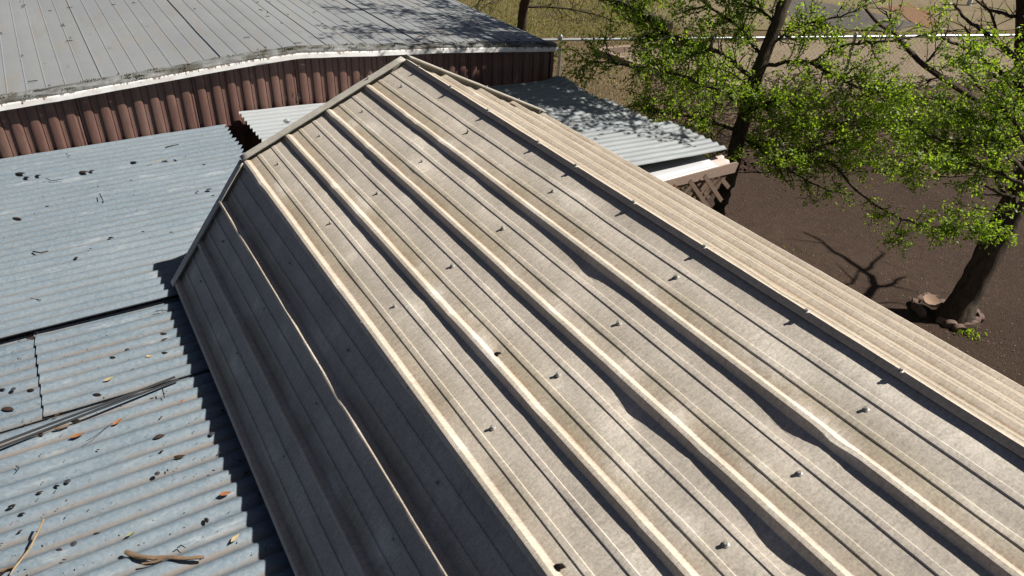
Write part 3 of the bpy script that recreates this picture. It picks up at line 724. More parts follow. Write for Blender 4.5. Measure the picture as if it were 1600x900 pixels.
hulls_near = [(118,657,11,25),(63,677,7,0),(237,621,5,30),(248,680,11,40),(252,703,5,40),(279,712,10,20),(17,788,7,30),(33,800,6,25),(30,827,5,45),(61,767,6,30),(88,757,6,0),(91,856,7,15),(99,872,4,0),(322,811,9,-35),(150,831,6,30),(333,733,4,20)]
for lst, where, nm in ((hulls_far, 'on the far sheets by the brown wall', 'far'), (hulls_mid, 'on the middle sheets below the dark lap', 'mid'), (hulls_near, 'on the nearest sheets left of shed', 'near')):
    for i, (px, py, r, a) in enumerate(sorted(lst)):
        p = onz(px, py, LT); dist = (p-CAM).dot(FW); ln = r/F_PX*dist*.72
        o = share('nut_hull', HULLS[(i*7+px) % 6], (p.x, p.y, lean_z(p)+.001), (random.uniform(-.1, .1), random.uniform(-.15, .15), math.radians(a)+random.uniform(-.1, .1)-.15+YAW*-1), (ln, ln*.95, ln*.9))
        tag(o, 'dark nut hull, %s from left %s' % (ORD[i], where), 'nut hull', 'nut hulls on the lean-to roof')
for px, py, r, a, lb in ((778, 553, 8, -60, 'dark nut hull caught beside a rib halfway up the ivory roof'), (875, 886, 12, -60, 'dark nut hull on the knee of the ivory roof at the bottom edge')):
    p = onp(px, py, NL, .006); dist = (p-CAM).dot(FW); ln = r/F_PX*dist
    o = share('nut_hull', HULLS[0], p, (0, -ALP, math.radians(a)), (ln, ln, ln)); tag(o, lb, 'nut hull', 'nut hulls on the shed roof')
p = onp(800, 163, NR, .012); o = share('nut_hull', HULLS[4], onp(801, 165, NR, .02), (0, ALR, -.6), (.018, .018, .018)); tag(o, 'brown nut husk lodged at the gable trim gap right of the ridge', 'nut hull')
leaves = [(90,648,7,'hull_light','dry curled brown leaf just above the two dark metal strips'),(170,592,9,'leaf_straw','thin straw leaf on the middle sheet near its lower lap'),(233,556,6,'leaf_straw','short straw leaf scrap between hulls on the middle sheet'),
          (285,523,5,'leaf_green','small green leaf beside the shed shadow'),(283,627,5,'leaf_orange','small square orange leaf below the dark strips end'),(184,659,9,'leaf_orange','curled orange leaf below the metal strips'),
          (121,681,11,'leaf_orange','long orange leaf with dark stalk on the near sheet'),(204,833,8,'leaf_pale_green','upright pale green leaf near the broken branch'),(352,771,10,'leaf_orange','crumpled orange leaf near the shadow edge'),
          (367,841,10,'leaf_straw','curled tan leaf between branch and shed shadow'),(385,738,5,'hull_light','olive leaf scrap inside the shed shadow')]
for i, (px, py, r, m, lb) in enumerate(leaves):
    p = onz(px, py, LT); dist = (p-CAM).dot(FW); ln = r/F_PX*dist*.95; k = m if m in DL else 'leaf_pale_green'
    o = share('fallen_leaf', DL[k][i % 3], (p.x, p.y, lean_z(p)+.004), (random.uniform(-.3, .3), random.uniform(-.2, .2), random.uniform(-.2, .9)), (ln, ln, ln)); tag(o, lb, 'leaf', 'fallen leaves on the lean-to roof')
    if m == 'leaf_green': o.data = o.data.copy(); o.data.materials[0] = M['leaf_bright']
def twig(pix, rad, mat, label, name='twig', up=.008, cat='twig', lift=None, extra=()):
    b = MB(); pts = []
    for k, (px, py) in enumerate(pix):
        p = onz(px, py, LT); p.z = lean_z(p)+up+(lift[k] if lift else 0); pts.append(p)
    fine = []
    for i in range(len(pts)-1):
        for t in (0, .33, .66): fine.append(pts[i].lerp(pts[i+1], t)+Vector((0, 0, .002*random.random())))
    fine.append(pts[-1]); n = len(fine)
    b.tube(fine, [rad*(1-.35*i/n)*random.uniform(.9, 1.12) for i in range(n)], 7, True, .15)
    for e in extra:
        q = []
        for (px, py) in e: w = onz(px, py, LT); w.z = lean_z(w)+up; q.append(w)
        b.tube(q, [rad*.55*(1-.4*i/len(q)) for i in range(len(q))], 6, True, .1)
    return tag(b.build(name, mat, smooth=50), label, cat)
twig([(197,863),(215,871),(240,873),(262,872),(290,874),(319,872)], .0085, 'stick_bark', 'thick broken branch with a side shoot on the near corrugated sheet', 'broken_branch', .012, 'branch', extra=[[(258,873),(243,879),(222,882)]])
twig([(73,822),(62,840),(50,860),(34,877),(16,899)], .0042, 'straw_stick', 'slender bent straw-coloured twig at the bottom left', up=.012, lift=[.03,.02,.012,.006,0])
twig([(0,892),(14,887),(26,884)], .005, 'stick_bark', 'short brown stick at the bottom left corner'); twig([(53,397),(65,399),(77,396)], .004, 'hull_brown', 'thick short dark twig on the far sheets above the dark lap')
twig([(49,470),(58,472),(66,473)], .0018, 'hull_brown', 'thin short twig on the silt-stained band of the far sheets'); twig([(73,282),(81,286),(100,283)], .0022, 'hull_brown', 'bent thin twig among hulls near the wall')
twig([(259,234),(270,231),(280,229)], .004, 'hull_brown', 'dark twig lying on the far sheets under the wall'); twig([(233,260),(248,255),(264,249)], .0022, 'straw_stick', 'pale straw twig on the far sheets under the wall')
twig([(158,311),(161,316),(163,319)], .003, 'hull_brown', 'tiny upright twig in the middle of the far sheets', lift=[.02, .008, 0]); twig([(104,243),(107,246),(111,247)], .0022, 'hull_brown', 'small dark twig close to the brown wall base')
twig([(135,690),(150,681),(176,661)], .0012, 'hull_brown', 'thin dark stalk between the two orange leaves'); twig([(86,671),(97,669),(108,665)], .0055, 'stick_bark', 'knobbly brown stick just under the metal strips')
twig([(255,612),(256,617),(257,622)], .0025, 'hull_brown', 'tiny dark twig below the end of the strips', lift=[.012, .006, 0]); twig([(277,856),(283,852),(290,856)], .002, 'hull_brown', 'crooked tiny twig above the broken branch')
twig([(25,728),(30,732),(26,736)], .0018, 'hull_brown', 'tiny hooked twig on the near sheet at left'); twig([(243,487),(252,485),(262,486)], .0018, 'hull_brown', 'forked twig scrap just below the dark lap near the shed', extra=[[(252,485),(256,489)]])
twig([(0,899),(10,890),(24,886)], .003, 'hull_brown', 'dark twig crossing the bottom left corner')
for pix, r, lb in (([(-12, 699), (100, 657), (200, 620), (274, 591)], .0062, 'upper of two long dark metal strips on the lean-to'), ([(-12, 706), (100, 663), (190, 629), (280, 595)], .0052, 'lower of two long dark metal strips on the lean-to')):
    b = MB(); pts = []
    for (px, py) in pix: w = onz(px, py, LT); w.z = lean_z(w)+.014; pts.append(w)
    for i in range(len(pts)-1): b.beam(pts[i], pts[i+1], r*1.6, .005)
    tag(b.build('metal_strip', 'strip_metal'), lb, 'metal strip', 'metal strips on the lean-to')
# crumbs and grit, too many to count
b = MB(); random.seed(5)
for i in range(420):
    px, py = random.uniform(0, 440), random.uniform(230, 900); p = onz(px, py, LT)
    if p.x > -1.3 and p.y < 0 or p.x > -.6 or p.y > 2.1: continue
    pt = P1 if p.y > -.05 else P2
    if random.random() < .75: p.y = round(p.y/pt)*pt+pt/2+random.gauss(0, .006)-(0 if p.y > -.05 else .012)
    r = random.uniform(.0010, .0027)*(1.7 if random.random() < .12 else 1); a = random.uniform(0, 6.28); z = zl(p.x, p.y)-(.004 if p.y > -.05 else .017)
    d = Vector((math.cos(a), math.sin(a), 0))*r*random.uniform(1, 2.6); e = Vector((-math.sin(a), math.cos(a), 0))*r
    c = Vector((p.x, p.y, z+.001))
    b.add([c-d, c+e, c+d, c-e, c+Vector((0, 0, r))], [(0,1,4),(1,2,4),(2,3,4),(3,0,4)])
tag(b.build('roof_grit', 'hull_light'), 'crumbs of bark and grit scattered on the corrugated sheets', 'grit', kind='stuff')
b = MB()
for i in range(80):
    xx = random.uniform(-2.6, 2.3); yy = WY+.1+random.random()**1.3*3; a = random.uniform(0, 3.14); l = random.uniform(.005, .03); c = Vector((xx, yy, eave(xx)+.016)); d = Vector((math.cos(a), math.sin(a), 0))*l
    b.beam(c-d, c+d, .004, .004)
tag(b.build('roof_twigs', 'hull_brown'), 'tiny twigs and bits scattered over the mobile home roof', 'twigs', kind='stuff')

# ------------------------------------------------------------------ trees
class Tree:
    def __init__(s, seed): s.w = MB(); s.lv = []; s.lf = []; s.r = random.Random(seed)
    def limb(s, pts, r0, r1, n=8, sub=4):
        P = []
        for i in range(len(pts)-1):
            p0 = pts[max(i-1, 0)]; p1 = pts[i]; p2 = pts[i+1]; p3 = pts[min(i+2, len(pts)-1)]
            for k in range(sub):
                t = k/sub; P.append(.5*((2*p1)+(p2-p0)*t+(2*p0-5*p1+4*p2-p3)*t*t+(3*p1-p0-3*p2+p3)*t**3))
        P.append(pts[-1]); m = len(P)
        j = min(.02, r0*.5) if r0 < .05 else .006
        P = [p+Vector((s.r.gauss(0, j), s.r.gauss(0, j), s.r.gauss(0, j)))*(.6 if 0 < i < m-1 else 0) for i, p in enumerate(P)]
        R = [r0+(r1-r0)*i/(m-1) for i in range(m)]
        random.seed(s.r.random()); s.w.tube(P, R, n, True, .09 if r0 > .04 else .05); return P, R
    def leaf(s, p, size):
        r = s.r; a = Vector((r.gauss(0, 1), r.gauss(0, 1), r.gauss(0, .7)-.25)).normalized(); b = a.cross(Vector((r.gauss(0, 1), r.gauss(0, 1), r.gauss(0, 1)))).normalized()
        n = len(s.lv); l = size*r.uniform(.65, 1.25); w = l*r.uniform(.45, .62)*.5; c = a.cross(b)*l*r.uniform(-.12, .12)
        s.lv += [p, p+a*l*.45+b*w+c, p+a*l, p+a*l*.45-b*w+c]; s.lf.append((n, n+1, n+2, n+3))
    def twig(s, p, d, L, dens, size, r0=.006, wood=True):
        r = s.r; pts = [p]; q = p; d = d.normalized(); k = 4
        for i in range(k):
            d = (d+Vector((r.gauss(0, .25), r.gauss(0, .25), r.gauss(0, .2)+.03))).normalized(); q = q+d*L/k; pts.append(q)
        if wood: s.w.tube(pts, [r0*(1-.75*i/k) for i in range(k+1)], 4, False)
        m = int(dens*L)
        for i in range(m):
            t = r.random()**.8*k; i0 = min(int(t), k-1); b = pts[i0].lerp(pts[i0+1], t-i0)
            s.leaf(b+Vector((r.gauss(0, .022), r.gauss(0, .022), r.gauss(0, .022))), size)
    def clothe(s, P, R, t0, t1, count, L, dens, size, up=.15, fork=.6, spread=1.0):
        """side shoots with leaves along a limb"""
        r = s.r; m = len(P)-1
        for i in range(count):
            t = t0+(t1-t0)*r.random(); k = min(int(t*m), m-1); p = P[k].lerp(P[k+1], t*m-k); tg = (P[k+1]-P[k]).normalized()
            side = Vector((r.gauss(0, 1), r.gauss(0, 1), r.gauss(0, .8)+up)); side = (side-tg*side.dot(tg)).normalized()
            d = (tg*r.uniform(.2, .9)+side*spread).normalized(); l = L*r.uniform(.45, 1.25)
            s.twig(p, d, l, dens, size, min(.008, R[k]*.6))
            if r.random() < fork:
                for e in range(r.randint(1, 3)):
                    u = p+d*l*r.uniform(.3, .9); s.twig(u, (d+Vector((r.gauss(0, .7), r.gauss(0, .7), r.gauss(0, .5)))), l*r.uniform(.4, .8), dens*1.2, size, .004)
    def build(s, name, base, label, cat, leafmat, group=None):
        e = empty(name, base, label, cat, group); s.w.build('trunk', 'bark', e, smooth=70)
        if s.lv:
            c = mesh('crown', s.lv, s.lf, leafmat, e); c['kind'] = 'stuff'
        return e
D = dep
# tree A, behind the porch corner
A = Tree(11)
_a = D(1117, 345, 7.75); _b = D(1139, 275, 7.62); _d = (_a-_b); baseA = _a+_d*((_a.z-(GZ-.1))/-_d.z)
tp = [baseA, D(1117, 345, 7.75), D(1139, 275, 7.62), D(1158, 200, 7.5), D(1178, 130, 7.4), D(1205, 60, 7.25), D(1228, 0, 7.1), D(1250, -70, 7.0), D(1262, -170, 6.9)]
PA, RA = A.limb(tp, .090, .045, 12, 5)
A.w.tube([baseA, baseA+(_b-_a).normalized()*.16, baseA+(_b-_a).normalized()*.42], [.17, .135, .098], 12, True, .15)
# upper crown, above the frame: shades the porch roof and the mobile home
SS = Vector((.441, -.25, .575))/.575
for (tx, ty, tz, h, n0, cnt, L, dn) in ((1.0, 2.1, -.85, 2.2, 6, 34, .42, 46), (1.5, 2.0, -1, 2.3, 6, 42, .42, 50), (2.3, 2.05, -.9, 2.0, 5, 40, .42, 50), (2.1, 1.5, -1, 2.1, 5, 40, .40, 46), (1.5, 1.45, -1, 2.2, 6, 32, .36, 40), (2.4, 1.1, -1, 1.9, 5, 24, .34, 34), (1.6, 2.7, -.6, 2.3, 6, 40, .45, 44), (2.3, 3.0, -.7, 2.2, 5, 40, .45, 44), (.7, 2.7, -.55, 2.3, 6, 22, .38, 34), (1.2, 3.6, -.6, 2.5, 6, 30, .45, 36), (2.1, 3.9, -.7, 2.4, 5, 30, .45, 40), (2.45, 2.4, -.9, 1.8, 5, 30, .4, 44), (1.9, 2.3, -.7, 2.4, 6, 36, .4, 46), (1.7, 1.1, -1, 2.2, 6, 34, .36, 40), (2.2, .8, -1, 1.9, 5, 22, .34, 34), (2.45, .45, -1, 1.8, 5, 14, .30, 30), (1.3, 1.75, -1, 2.3, 6, 34, .36, 46), (1.9, 1.8, -1, 2.2, 6, 40, .36, 50)):
    e = Vector((tx, ty, tz))+SS*h; a = tp[n0+1] if n0 < 8 else tp[8]; a = tp[8].lerp(tp[7], A.r.random()) if n0 == 6 else tp[7].lerp(tp[6], A.r.random()*.6)
    mid = a.lerp(e, .55)+Vector((0, 0, .15)); P, R = A.limb([a, mid, e], .03, .008, 6, 4)
    A.clothe(P, R, .45, 1.0, cnt, L, dn, .055, .15, .9)
limbsA = [  # (pixel, depth) polylines, radius, shoots, length, density
    ([(1165,165,7.45),(1120,140,7.3),(1060,118,7.2),(985,102,7.1),(918,96,7.05)], .024, 34, .36, 40),
    ([(1180,128,7.4),(1130,85,7.3),(1075,62,7.2),(1010,40,7.1),(975,30,7.1)], .024, 36, .38, 40),
    ([(1150,203,7.5),(1100,185,7.4),(1040,178,7.3),(985,165,7.3)], .020, 30, .34, 40),
    ([(1140,235,7.55),(1095,235,7.5),(1040,240,7.5),(1000,232,7.5)], .016, 22, .30, 40),
    ([(1195,92,7.35),(1150,40,7.4),(1100,5,7.5),(1050,-25,7.6)], .022, 30, .40, 40),
    ([(1215,40,7.2),(1165,0,7.3),(1130,-30,7.3)], .02, 18, .35, 42),
    ([(1172,145,7.45),(1150,120,7.7),(1105,105,7.9),(1070,130,8.1)], .016, 28, .34, 40),
    ([(1190,105,7.35),(1240,95,7.2),(1268,97,7.1),(1315,73,7.0),(1370,66,6.9),(1420,60,6.85),(1465,48,6.8)], .022, 26, .26, 34),
    ([(1266,98,7.1),(1300,115,7.05),(1339,135,7.0),(1375,143,6.95),(1408,150,6.9),(1450,165,6.85)], .020, 42, .27, 38),
    ([(1200,72,7.3),(1250,40,7.2),(1300,28,7.1),(1345,15,7.0)], .018, 22, .28, 38),
    ([(1158,190,7.5),(1190,165,7.3),(1230,155,7.1),(1270,160,7.0)], .016, 32, .30, 40),
    ([(1155,213,7.5),(1175,224,7.4),(1196,240,7.3),(1225,247,7.2),(1250,244,7.15),(1290,225,7.1),(1340,215,7.0)], .024, 40, .32, 40),
    ([(1200,241,7.3),(1240,270,7.15),(1293,297,7.0),(1334,304,6.9)], .014, 12, .22, 30),
    ([(1250,244,7.15),(1306,260,6.95),(1338,298,6.75),(1398,337,6.55),(1440,350,6.45),(1480,355,6.4),(1540,350,6.3)], .016, 0, .2, 30),
    ([(1160,180,7.5),(1210,190,7.4),(1260,200,7.3),(1330,190,7.2),(1390,195,7.1)], .016, 40, .32, 42),
    ([(1225,247,7.2),(1280,255,7.2),(1340,250,7.1),(1410,245,7.0)], .012, 22, .28, 42)]
for pix, rad, cnt, L, dens in limbsA:
    P, R = A.limb([D(*q) for q in pix], rad, rad*.28, 6, 4)
    if cnt: A.clothe(P, R, .12, 1.0, int(cnt*1.6), L, dens*2.2, .035, .1, .85)
    if not cnt:
        A.clothe(P, R, .35, .62, 9, .16, 90, .034, -.3, .5); A.clothe(P, R, .6, 1.0, 26, .19, 125, .034, -.1, .7)
        for (px, py, t) in ((1410, 375, 6.5), (1402, 390, 6.5), (1530, 378, 6.3), (1570, 376, 6.25), (1495, 372, 6.35), (1385, 345, 6.55)):
            for _ in range(7): A.twig(D(px, py-14, t), Vector((A.r.gauss(0, 1), A.r.gauss(0, 1), -.5)), .14, 140, .034, .003)
A.build('elm_tree', baseA, 'leafy tree with leaning dark trunk rising behind the wooden lattice', 'tree', 'leaf_green', 'trees in the yard')
# tree B, in the stone ring at the right; its limbs pass out of frame
B = Tree(23)
gb = G(1492, 497); baseB = Vector((gb.x, gb.y, GZ-.12))
d0 = (gb-CAM).dot(FW)
PB, RB = B.limb([baseB, gb+Vector((0, 0, .12)), D(1530, 425, d0-.25), D(1568, 350, d0-.5), D(1603, 285, d0-.75), D(1650, 210, d0-1.0), D(1700, 140, d0-1.2)], .132, .10, 14, 5)
B.w.tube([baseB, gb+Vector((0, 0, .03)), gb+Vector((.01, 0, .10)), gb+Vector((.03, 0, .26))], [.215, .19, .152, .122], 14, True, .22)
# bare limbs whose shadow lies on the soil: surveyed from that shadow, lifted along the sun
def lift(px, py, h): g = G(px, py); return g+SUN*(h/SUN.z)
joint = PB[-1]
for pts, r in (([(1345,478,2.6),(1352,462,2.75),(1366,447,2.9),(1358,430,3.0),(1348,425,3.05),(1322,405,3.25),(1300,392,3.4),(1280,377,3.55),(1256,363,3.75)], .045),
               ([(1366,447,2.9),(1392,446,2.95),(1405,436,3.0),(1416,432,3.05)], .03), ([(1348,425,3.05),(1362,413,3.15),(1378,398,3.3),(1375,392,3.35)], .026),
               ([(1345,478,2.6),(1330,462,2.7),(1316,448,2.75),(1335,440,2.8),(1340,424,2.85)], .03), ([(1316,448,2.75),(1300,438,2.8),(1292,430,2.85)], .018), ([(1335,440,2.8),(1322,428,2.9),(1305,410,3.0)], .012),
               ([(1392,446,2.95),(1420,453,3.05),(1440,458,3.1)], .012), ([(1280,380,3.55),(1250,376,3.7),(1226,371,3.8)], .010), ([(1345,478,2.6),(1400,472,2.5),(1424,482,2.4)], .012)):
    B.limb([lift(*q) for q in pts], r, r*.3, 7, 3)
B.limb([joint, joint.lerp(lift(1345, 490, 2.5), .5), lift(1345, 478, 2.6)], .09, .05, 9, 4)
for pix, rad, cnt, L, dens in (([(1590,312,5.7),(1575,309,5.8),(1560,285,5.9),(1548,250,6.0),(1540,222,6.1)], .028, 8, .25, 30), ([(1575,309,5.8),(1540,291,5.9),(1520,282,6.0)], .016, 4, .2, 20),
        ([(1605,275,5.6),(1570,235,5.9),(1540,200,6.1),(1500,175,6.3),(1455,150,6.5)], .022, 46, .26, 52), ([(1620,250,5.5),(1590,200,5.8),(1560,160,6.0),(1520,125,6.2),(1500,90,6.3)], .022, 38, .27, 50),
        ([(1600,290,5.6),(1560,270,5.7),(1510,255,5.8),(1450,250,5.9),(1410,268,6.0)], .016, 40, .24, 52), ([(1640,220,5.4),(1620,160,5.6),(1600,110,5.8),(1570,70,6.0)], .02, 22, .26, 46),
        ([(1540,222,6.1),(1500,225,6.1),(1460,215,6.1),(1420,195,6.2)], .012, 34, .24, 54), ([(1605,280,5.6),(1600,320,5.6),(1560,330,5.7),(1500,320,5.8)], .010, 10, .2, 36)):
    P, R = B.limb([D(*q) for q in pix], rad, rad*.3, 6, 4); B.clothe(P, R, .15, 1.0, int(cnt*.95), L, dens*2.5, .033, .1, .75)
B.build('shade_tree', baseB, 'thick dark trunk leaning right out of the small stone ring', 'tree', 'leaf_bright', 'trees in the yard')
# tree C behind the mobile home's right side
C = Tree(31); g = G(812, 84); baseC = Vector((g.x, g.y, GZ-.1)); dc = (g-CAM).dot(FW)
t1 = D(816, 30, dc-.6); C.limb([baseC, D(814, 58, dc-.35), t1, D(821, 0, dc-1.0), D(828, -50, dc-1.6)], .10, .08, 10, 4)
for pix, cnt in (([(820,10,dc-.9),(870,12,dc-1.0),(930,22,dc-1.2),(960,35,dc-1.3)], 22), ([(820,0,dc-1),(780,-8,dc-1),(745,-5,dc-1)], 16), ([(824,-20,dc-1.2),(880,-8,dc-1.4),(940,0,dc-1.5)], 22), ([(826,-40,dc-1.4),(760,-50,dc-1.4),(700,-40,dc-1.3)], 14)):
    P, R = C.limb([D(*q) for q in pix], .025, .006, 5, 3); C.clothe(P, R, .2, 1, cnt, .5, 14, .055, -.1, .6)
C.build('yard_tree', baseC, 'small tree with bare lower trunk beyond the mobile home roof', 'tree', 'leaf_olive', 'trees in the yard')
# tree D, mostly bare, at the right edge
T = Tree(41); g = G(1640, 190); baseD = Vector((g.x, g.y, GZ-.1)); dd = (g-CAM).dot(FW)
T.limb([baseD, D(1612, 170, dd-.2), D(1600, 140, dd-.4), D(1597, 90, dd-.8), D(1598, 30, dd-1.3), D(1600, -60, dd-2.0)], .13, .09, 10, 4)
for pix, rad in (([(1606,142,dd-.4),(1552,104,dd-.7),(1519,82,dd-.9),(1478,63,dd-1.1),(1455,60,dd-1.2)], .040), ([(1600,98,dd-.8),(1552,64,dd-1.1),(1530,45,dd-1.2),(1508,30,dd-1.3),(1490,5,dd-1.4)], .045), ([(1552,64,dd-1.1),(1556,45,dd-1.2),(1548,22,dd-1.4),(1535,0,dd-1.5)], .028),
                 ([(1604,150,dd-.4),(1570,125,dd-.6),(1545,115,dd-.7)], .03), ([(1600,30,dd-1.3),(1570,22,dd-1.4),(1540,12,dd-1.5),(1520,-5,dd-1.6)], .03), ([(1606,170,dd-.2),(1540,160,dd-.5),(1483,129,dd-.9),(1444,102,dd-1.2),(1414,72,dd-1.5),(1395,50,dd-1.7),(1372,36,dd-1.9),(1350,10,dd-2.1)], .055),
                 ([(1414,72,dd-1.5),(1390,35,dd-1.6),(1385,18,dd-1.7)], .02), ([(1444,102,dd-1.2),(1462,80,dd-1.2),(1475,60,dd-1.2),(1482,40,dd-1.2)], .02), ([(1519,82,dd-.9),(1516,60,dd-1.0),(1508,40,dd-1.1)], .02), ([(1483,129,dd-.9),(1462,122,dd-.8),(1440,135,dd-.7)], .015)):
    P, R = T.limb([D(*q) for q in pix], rad, rad*.35, 7, 4)
    for k in range(7):
        i = T.r.randint(1, len(P)-2); T.twig(P[i], (P[i+1]-P[i]).normalized()+Vector((T.r.gauss(0, .6), T.r.gauss(0, .6), T.r.gauss(.2, .5))), T.r.uniform(.25, .7), 5, .05, .009)
T.build('bare_tree', baseD, 'mostly bare dark-limbed tree at the right edge by the fence', 'tree', 'leaf_bright', 'trees in the yard')
# thin leafless bushes in the litter
for i, (px, py, hgt) in enumerate(((1385, 205, .9), (1445, 235, .8), (1330, 215, .7), (1500, 245, .7), (1130, 235, .6), (1560, 240, .8))):
    K = Tree(60+i); g = G(px, py); 
    for k in range(16):
        K.twig(g+Vector((K.r.gauss(0, .08), K.r.gauss(0, .08), 0)), Vector((K.r.gauss(0, .45), K.r.gauss(0, .45), 1)), hgt*K.r.uniform(.6, 1.2), 4, .04, .007)
    K.build('twiggy_bush', g, 'thin twiggy bush in leaf litter, %s from the left' % ORD[sorted([1385, 1445, 1330, 1500, 1130, 1560]).index(px)], 'bush', 'leaf_green', 'bushes under the trees')

# ------------------------------------------------------------------ chain link fence
FZ = GZ+1.2
fa = onz(850, 62.5, FZ); fb_ = onz(1600, 55, FZ); fd = (fb_-fa).normalized(); fa = fa-fd*3.0; fL = (fb_-fa).length+6
fence = empty('chain_link_fence', (fa.x, fa.y, GZ), 'silver chain-link fence with bright top rail crossing the yard', 'fence')
mb = MB(); mb.tube([fa+fd*t for t in np.linspace(0, fL, 12)], .022, 8); mb.build('top_rail', 'fence_steel', fence, smooth=60)
p0 = onz(876, 62, FZ); off = (p0-fa).dot(fd) % 2.4
k = 0
while off+k*2.4 < fL:
    q = fa+fd*(off+k*2.4); mb = MB(); q.z = GZ; mb.lathe([(.026, -.1), (.026, 1.23), (.03, 1.235), (.03, 1.25), (.012, 1.275)], 10); mb.build('fence_post', 'fence_steel', fence, smooth=50, loc=q); k += 1
mb = MB(); sp = .085; n = int(fL/sp)
for sgn in (1, -1):
    for i in range(-15, n+15):
        t0 = i*sp; z0 = 0.03; t1 = t0+sgn*1.15; z1 = 1.18
        lo, hi = 0, 1
        if min(t0, t1) < 0 or max(t0, t1) > fL: continue
        p = fa+fd*t0; q = fa+fd*t1; p.z = GZ+z0; q.z = GZ+z1; mb.beam(p, q, .0018, .0018)
o = mb.build('wire_mesh', 'wire', fence); o['kind'] = 'stuff'

# ------------------------------------------------------------------ yard items
def border(pix, w, h, mat, name, label, cat, step=.0):
    pts = [G(*p) for p in pix]; e = empty(name, pts[0], label, cat)
    for i in range(len(pts)-1):
        a, b_ = pts[i], pts[i+1]; d = (b_-a); n = max(1, int(d.length/step)) if step else 1
        for k in range(n):
            p = a+d*(k/n); q = a+d*((k+1)/n)-d.normalized()*.015; mb = MB(); zz = h/2+.01+random.uniform(-.015, .01); mb.beam(p+Vector((0, 0, zz)), q+Vector((0, 0, zz)), w, h); mb.build('timber' if mat == 'dark_wood' else 'edging_block', mat, e)
border([(926, -10), (960, 8), (1000, 26), (1046, 49)], .16, .16, 'dark_wood', 'timber_border', 'dark timber border beyond the fence edging the sandy drive', 'border', 1.8)
border([(1085, 72), (1010, 78), (934, 86), (975, 101), (1022, 117), (1085, 136), (1180, 146)], .11, .12, 'pale_wood', 'bed_border', 'pale block border round the sandy bed by the fence', 'border', .45)
g = G(1513, 10); mb = MB(); mb.lathe([(.06, -.1), (.06, .75), (.075, .76), (.075, .82), (.02, .86)], 12); tag(mb.build('white_post', 'white_post', loc=g, smooth=40), 'short white post standing far behind the fence', 'post')
# ring of scalloped edgers round tree B
ring = empty('stone_ring', G(1480, 490), 'ring of small scalloped edging stones round the leaning trunk', 'edging')
def edger():
    v = []; N = 8; w = .085; 
    pr = [(-w, 0), (w, 0)]+[(w*math.cos(math.pi*i/N), .06+.045*math.sin(math.pi*i/N)) for i in range(N+1)]
    for yy in (-.025, .025): v += [(x_, yy, z_) for x_, z_ in pr]
    n = len(pr); return v, [tuple(range(n-1, -1, -1)), tuple(range(n, 2*n))]+[(i, (i+1)%n, (i+1)%n+n, i+n) for i in range(n)]
ev, ef = edger(); _t = mesh('edging_stone', ev, ef, 'stone_edger'); EDG = _t.data; bpy.data.objects.remove(_t); random.seed(3)
c = G(1478, 489)
edge_pix = [(1428,476,.2),(1430,484,.5),(1436,470,-.4),(1446,468,-.2),(1457,471,0),(1468,477,.2),(1471,505,.15),(1484,510,.0),(1497,516,-.1),(1510,516,-.5),(1519,512,-.9),(1526,506,1.4),(1527,499,1.3),(1520,492,1.0),(1512,488,.8),(1436,490,.9)]
for px, py, _ in edge_pix:
    g = G(px, py); d = g-c; an = math.atan2(d.y, d.x)+math.pi/2; s_ = random.uniform(.60, .76)
    share('edging_stone', EDG, (g.x, g.y, GZ-.005), (random.uniform(-.25, .25), random.uniform(-.15, .15), an+random.uniform(-.2, .2)), (s_, 1, s_), ring)
mb = MB(); mb.lathe([(.03, 0), (.12, .02), (.16, .05), (.165, .06), (.15, .056), (.10, .032), (.01, .026)], 24); o = mb.build('clay_dish', 'dish_clay', smooth=40); g = G(1450, 480); o.location = (g.x, g.y, GZ+.055); o.rotation_euler = (.30, -.1, 0); o.scale = (.50, .50, .6); tag(o, 'round shallow clay dish tilted inside the stone ring', 'dish')
mb = MB(); g = G(1447, 470); mb.tube([g, g+Vector((-.02, .02, .12)), g+Vector((-.07, .05, .24))], .003, 5); tag(mb.build('thin_stake', 'flake'), 'thin pale stalk sticking up beside the clay dish', 'stake')
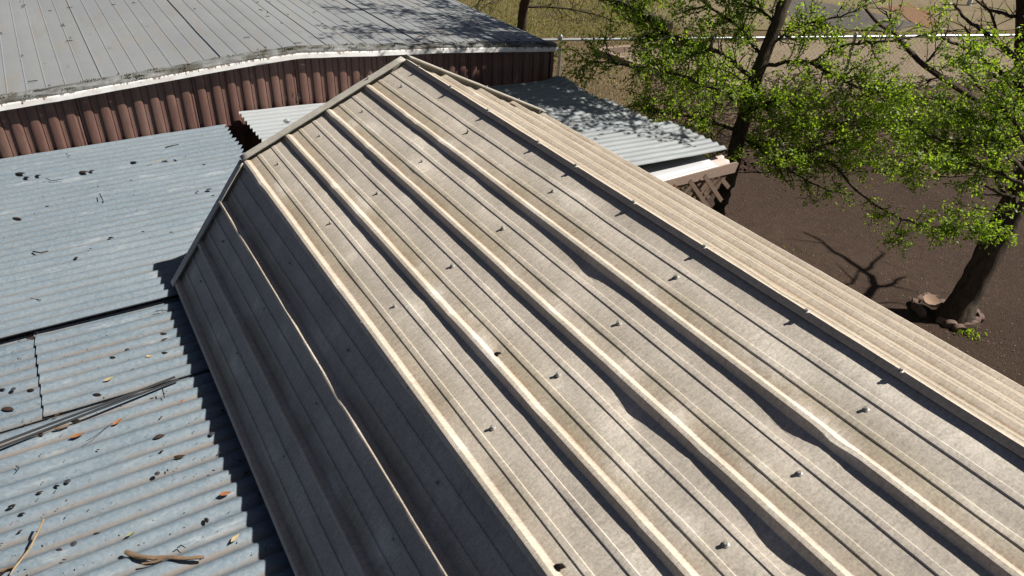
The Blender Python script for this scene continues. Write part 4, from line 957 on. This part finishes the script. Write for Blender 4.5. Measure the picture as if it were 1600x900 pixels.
def weed(px, py, n, hgt, label):
    b = MB(); g = G(px, py)
    for i in range(n):
        a = random.uniform(0, 6.28); p = g+Vector((random.gauss(0, .06), random.gauss(0, .06), 0)); d = Vector((math.cos(a), math.sin(a), 0)); h = hgt*random.uniform(.5, 1.2)
        b.add([p-d.cross(Vector((0,0,1)))*.006, p+d.cross(Vector((0,0,1)))*.006, p+d*.4*h+Vector((0, 0, h*.7)), p+d*.8*h+Vector((0, 0, h*.75))], [(0,1,2),(1,3,2)])
    tag(b.build('weed_tuft', 'leaf_green', None), label, 'weed', kind='stuff')
weed(1514, 523, 30, .07, 'green weed tuft in front of the stone ring'); weed(1240, 395, 6, .04, 'tiny green weed on bare soil near the branch shadow')

# ------------------------------------------------------------------ ground litter, too many to count
random.seed(77)
def scatter(name, n, box, mat, size, label, cat, tall=0.0, lift=.03):
    v = []; f = []
    while len(f) < n:
        px = random.uniform(*box[0:2]); py = random.uniform(*box[2:4]); p = G(px, py)
        if p.x < 2.75 and p.y > -.2 or p.x < 1.5: continue
        s_ = size*random.uniform(.4, 1.5); a = random.uniform(0, 6.28); z = GZ+.035*fbm(p.x*.45, p.y*.45)*max(0, 1-max(abs(p.x-8), abs(p.y-6))/26)+lift
        d = Vector((math.cos(a), math.sin(a), random.uniform(-.3, .3)))*s_; e = Vector((-math.sin(a), math.cos(a), random.uniform(-.4, .4)))*s_*.6; c_ = Vector((p.x, p.y, z))
        k = len(v)
        if tall: v += [c_-e*.25, c_+e*.25, c_+d*.5+Vector((0, 0, tall*random.uniform(.4, 1.2)))]; f.append((k, k+1, k+2))
        else: v += [c_-d, c_+e, c_+d, c_-e]; f.append((k, k+1, k+2, k+3))
    tag(mesh(name, v, f, mat), label, cat, kind='stuff')
scatter('soil_flecks', 1700, (1120, 1620, 240, 640), 'flake', .0065, 'pale bits of leaf and bark strewn over the dark soil', 'litter', lift=.010)
scatter('soil_clods', 2500, (1120, 1620, 240, 640), 'garden_soil', .016, 'small clods of dark garden soil', 'soil', .016, .002)
scatter('leaf_litter', 9000, (1010, 1620, 120, 270), 'hull_light', .035, 'brown leaf litter under the trees', 'litter', lift=.03)
scatter('dry_grass', 16000, (850, 1120, 55, 240), 'leaf_straw', .03, 'short dry grass on the yard inside the fence', 'grass', .05, .012)
scatter('lawn_grass', 16000, (700, 1060, -10, 60), 'leaf_olive', .05, 'olive grass on the lawn beyond the fence', 'grass', .07, .02)
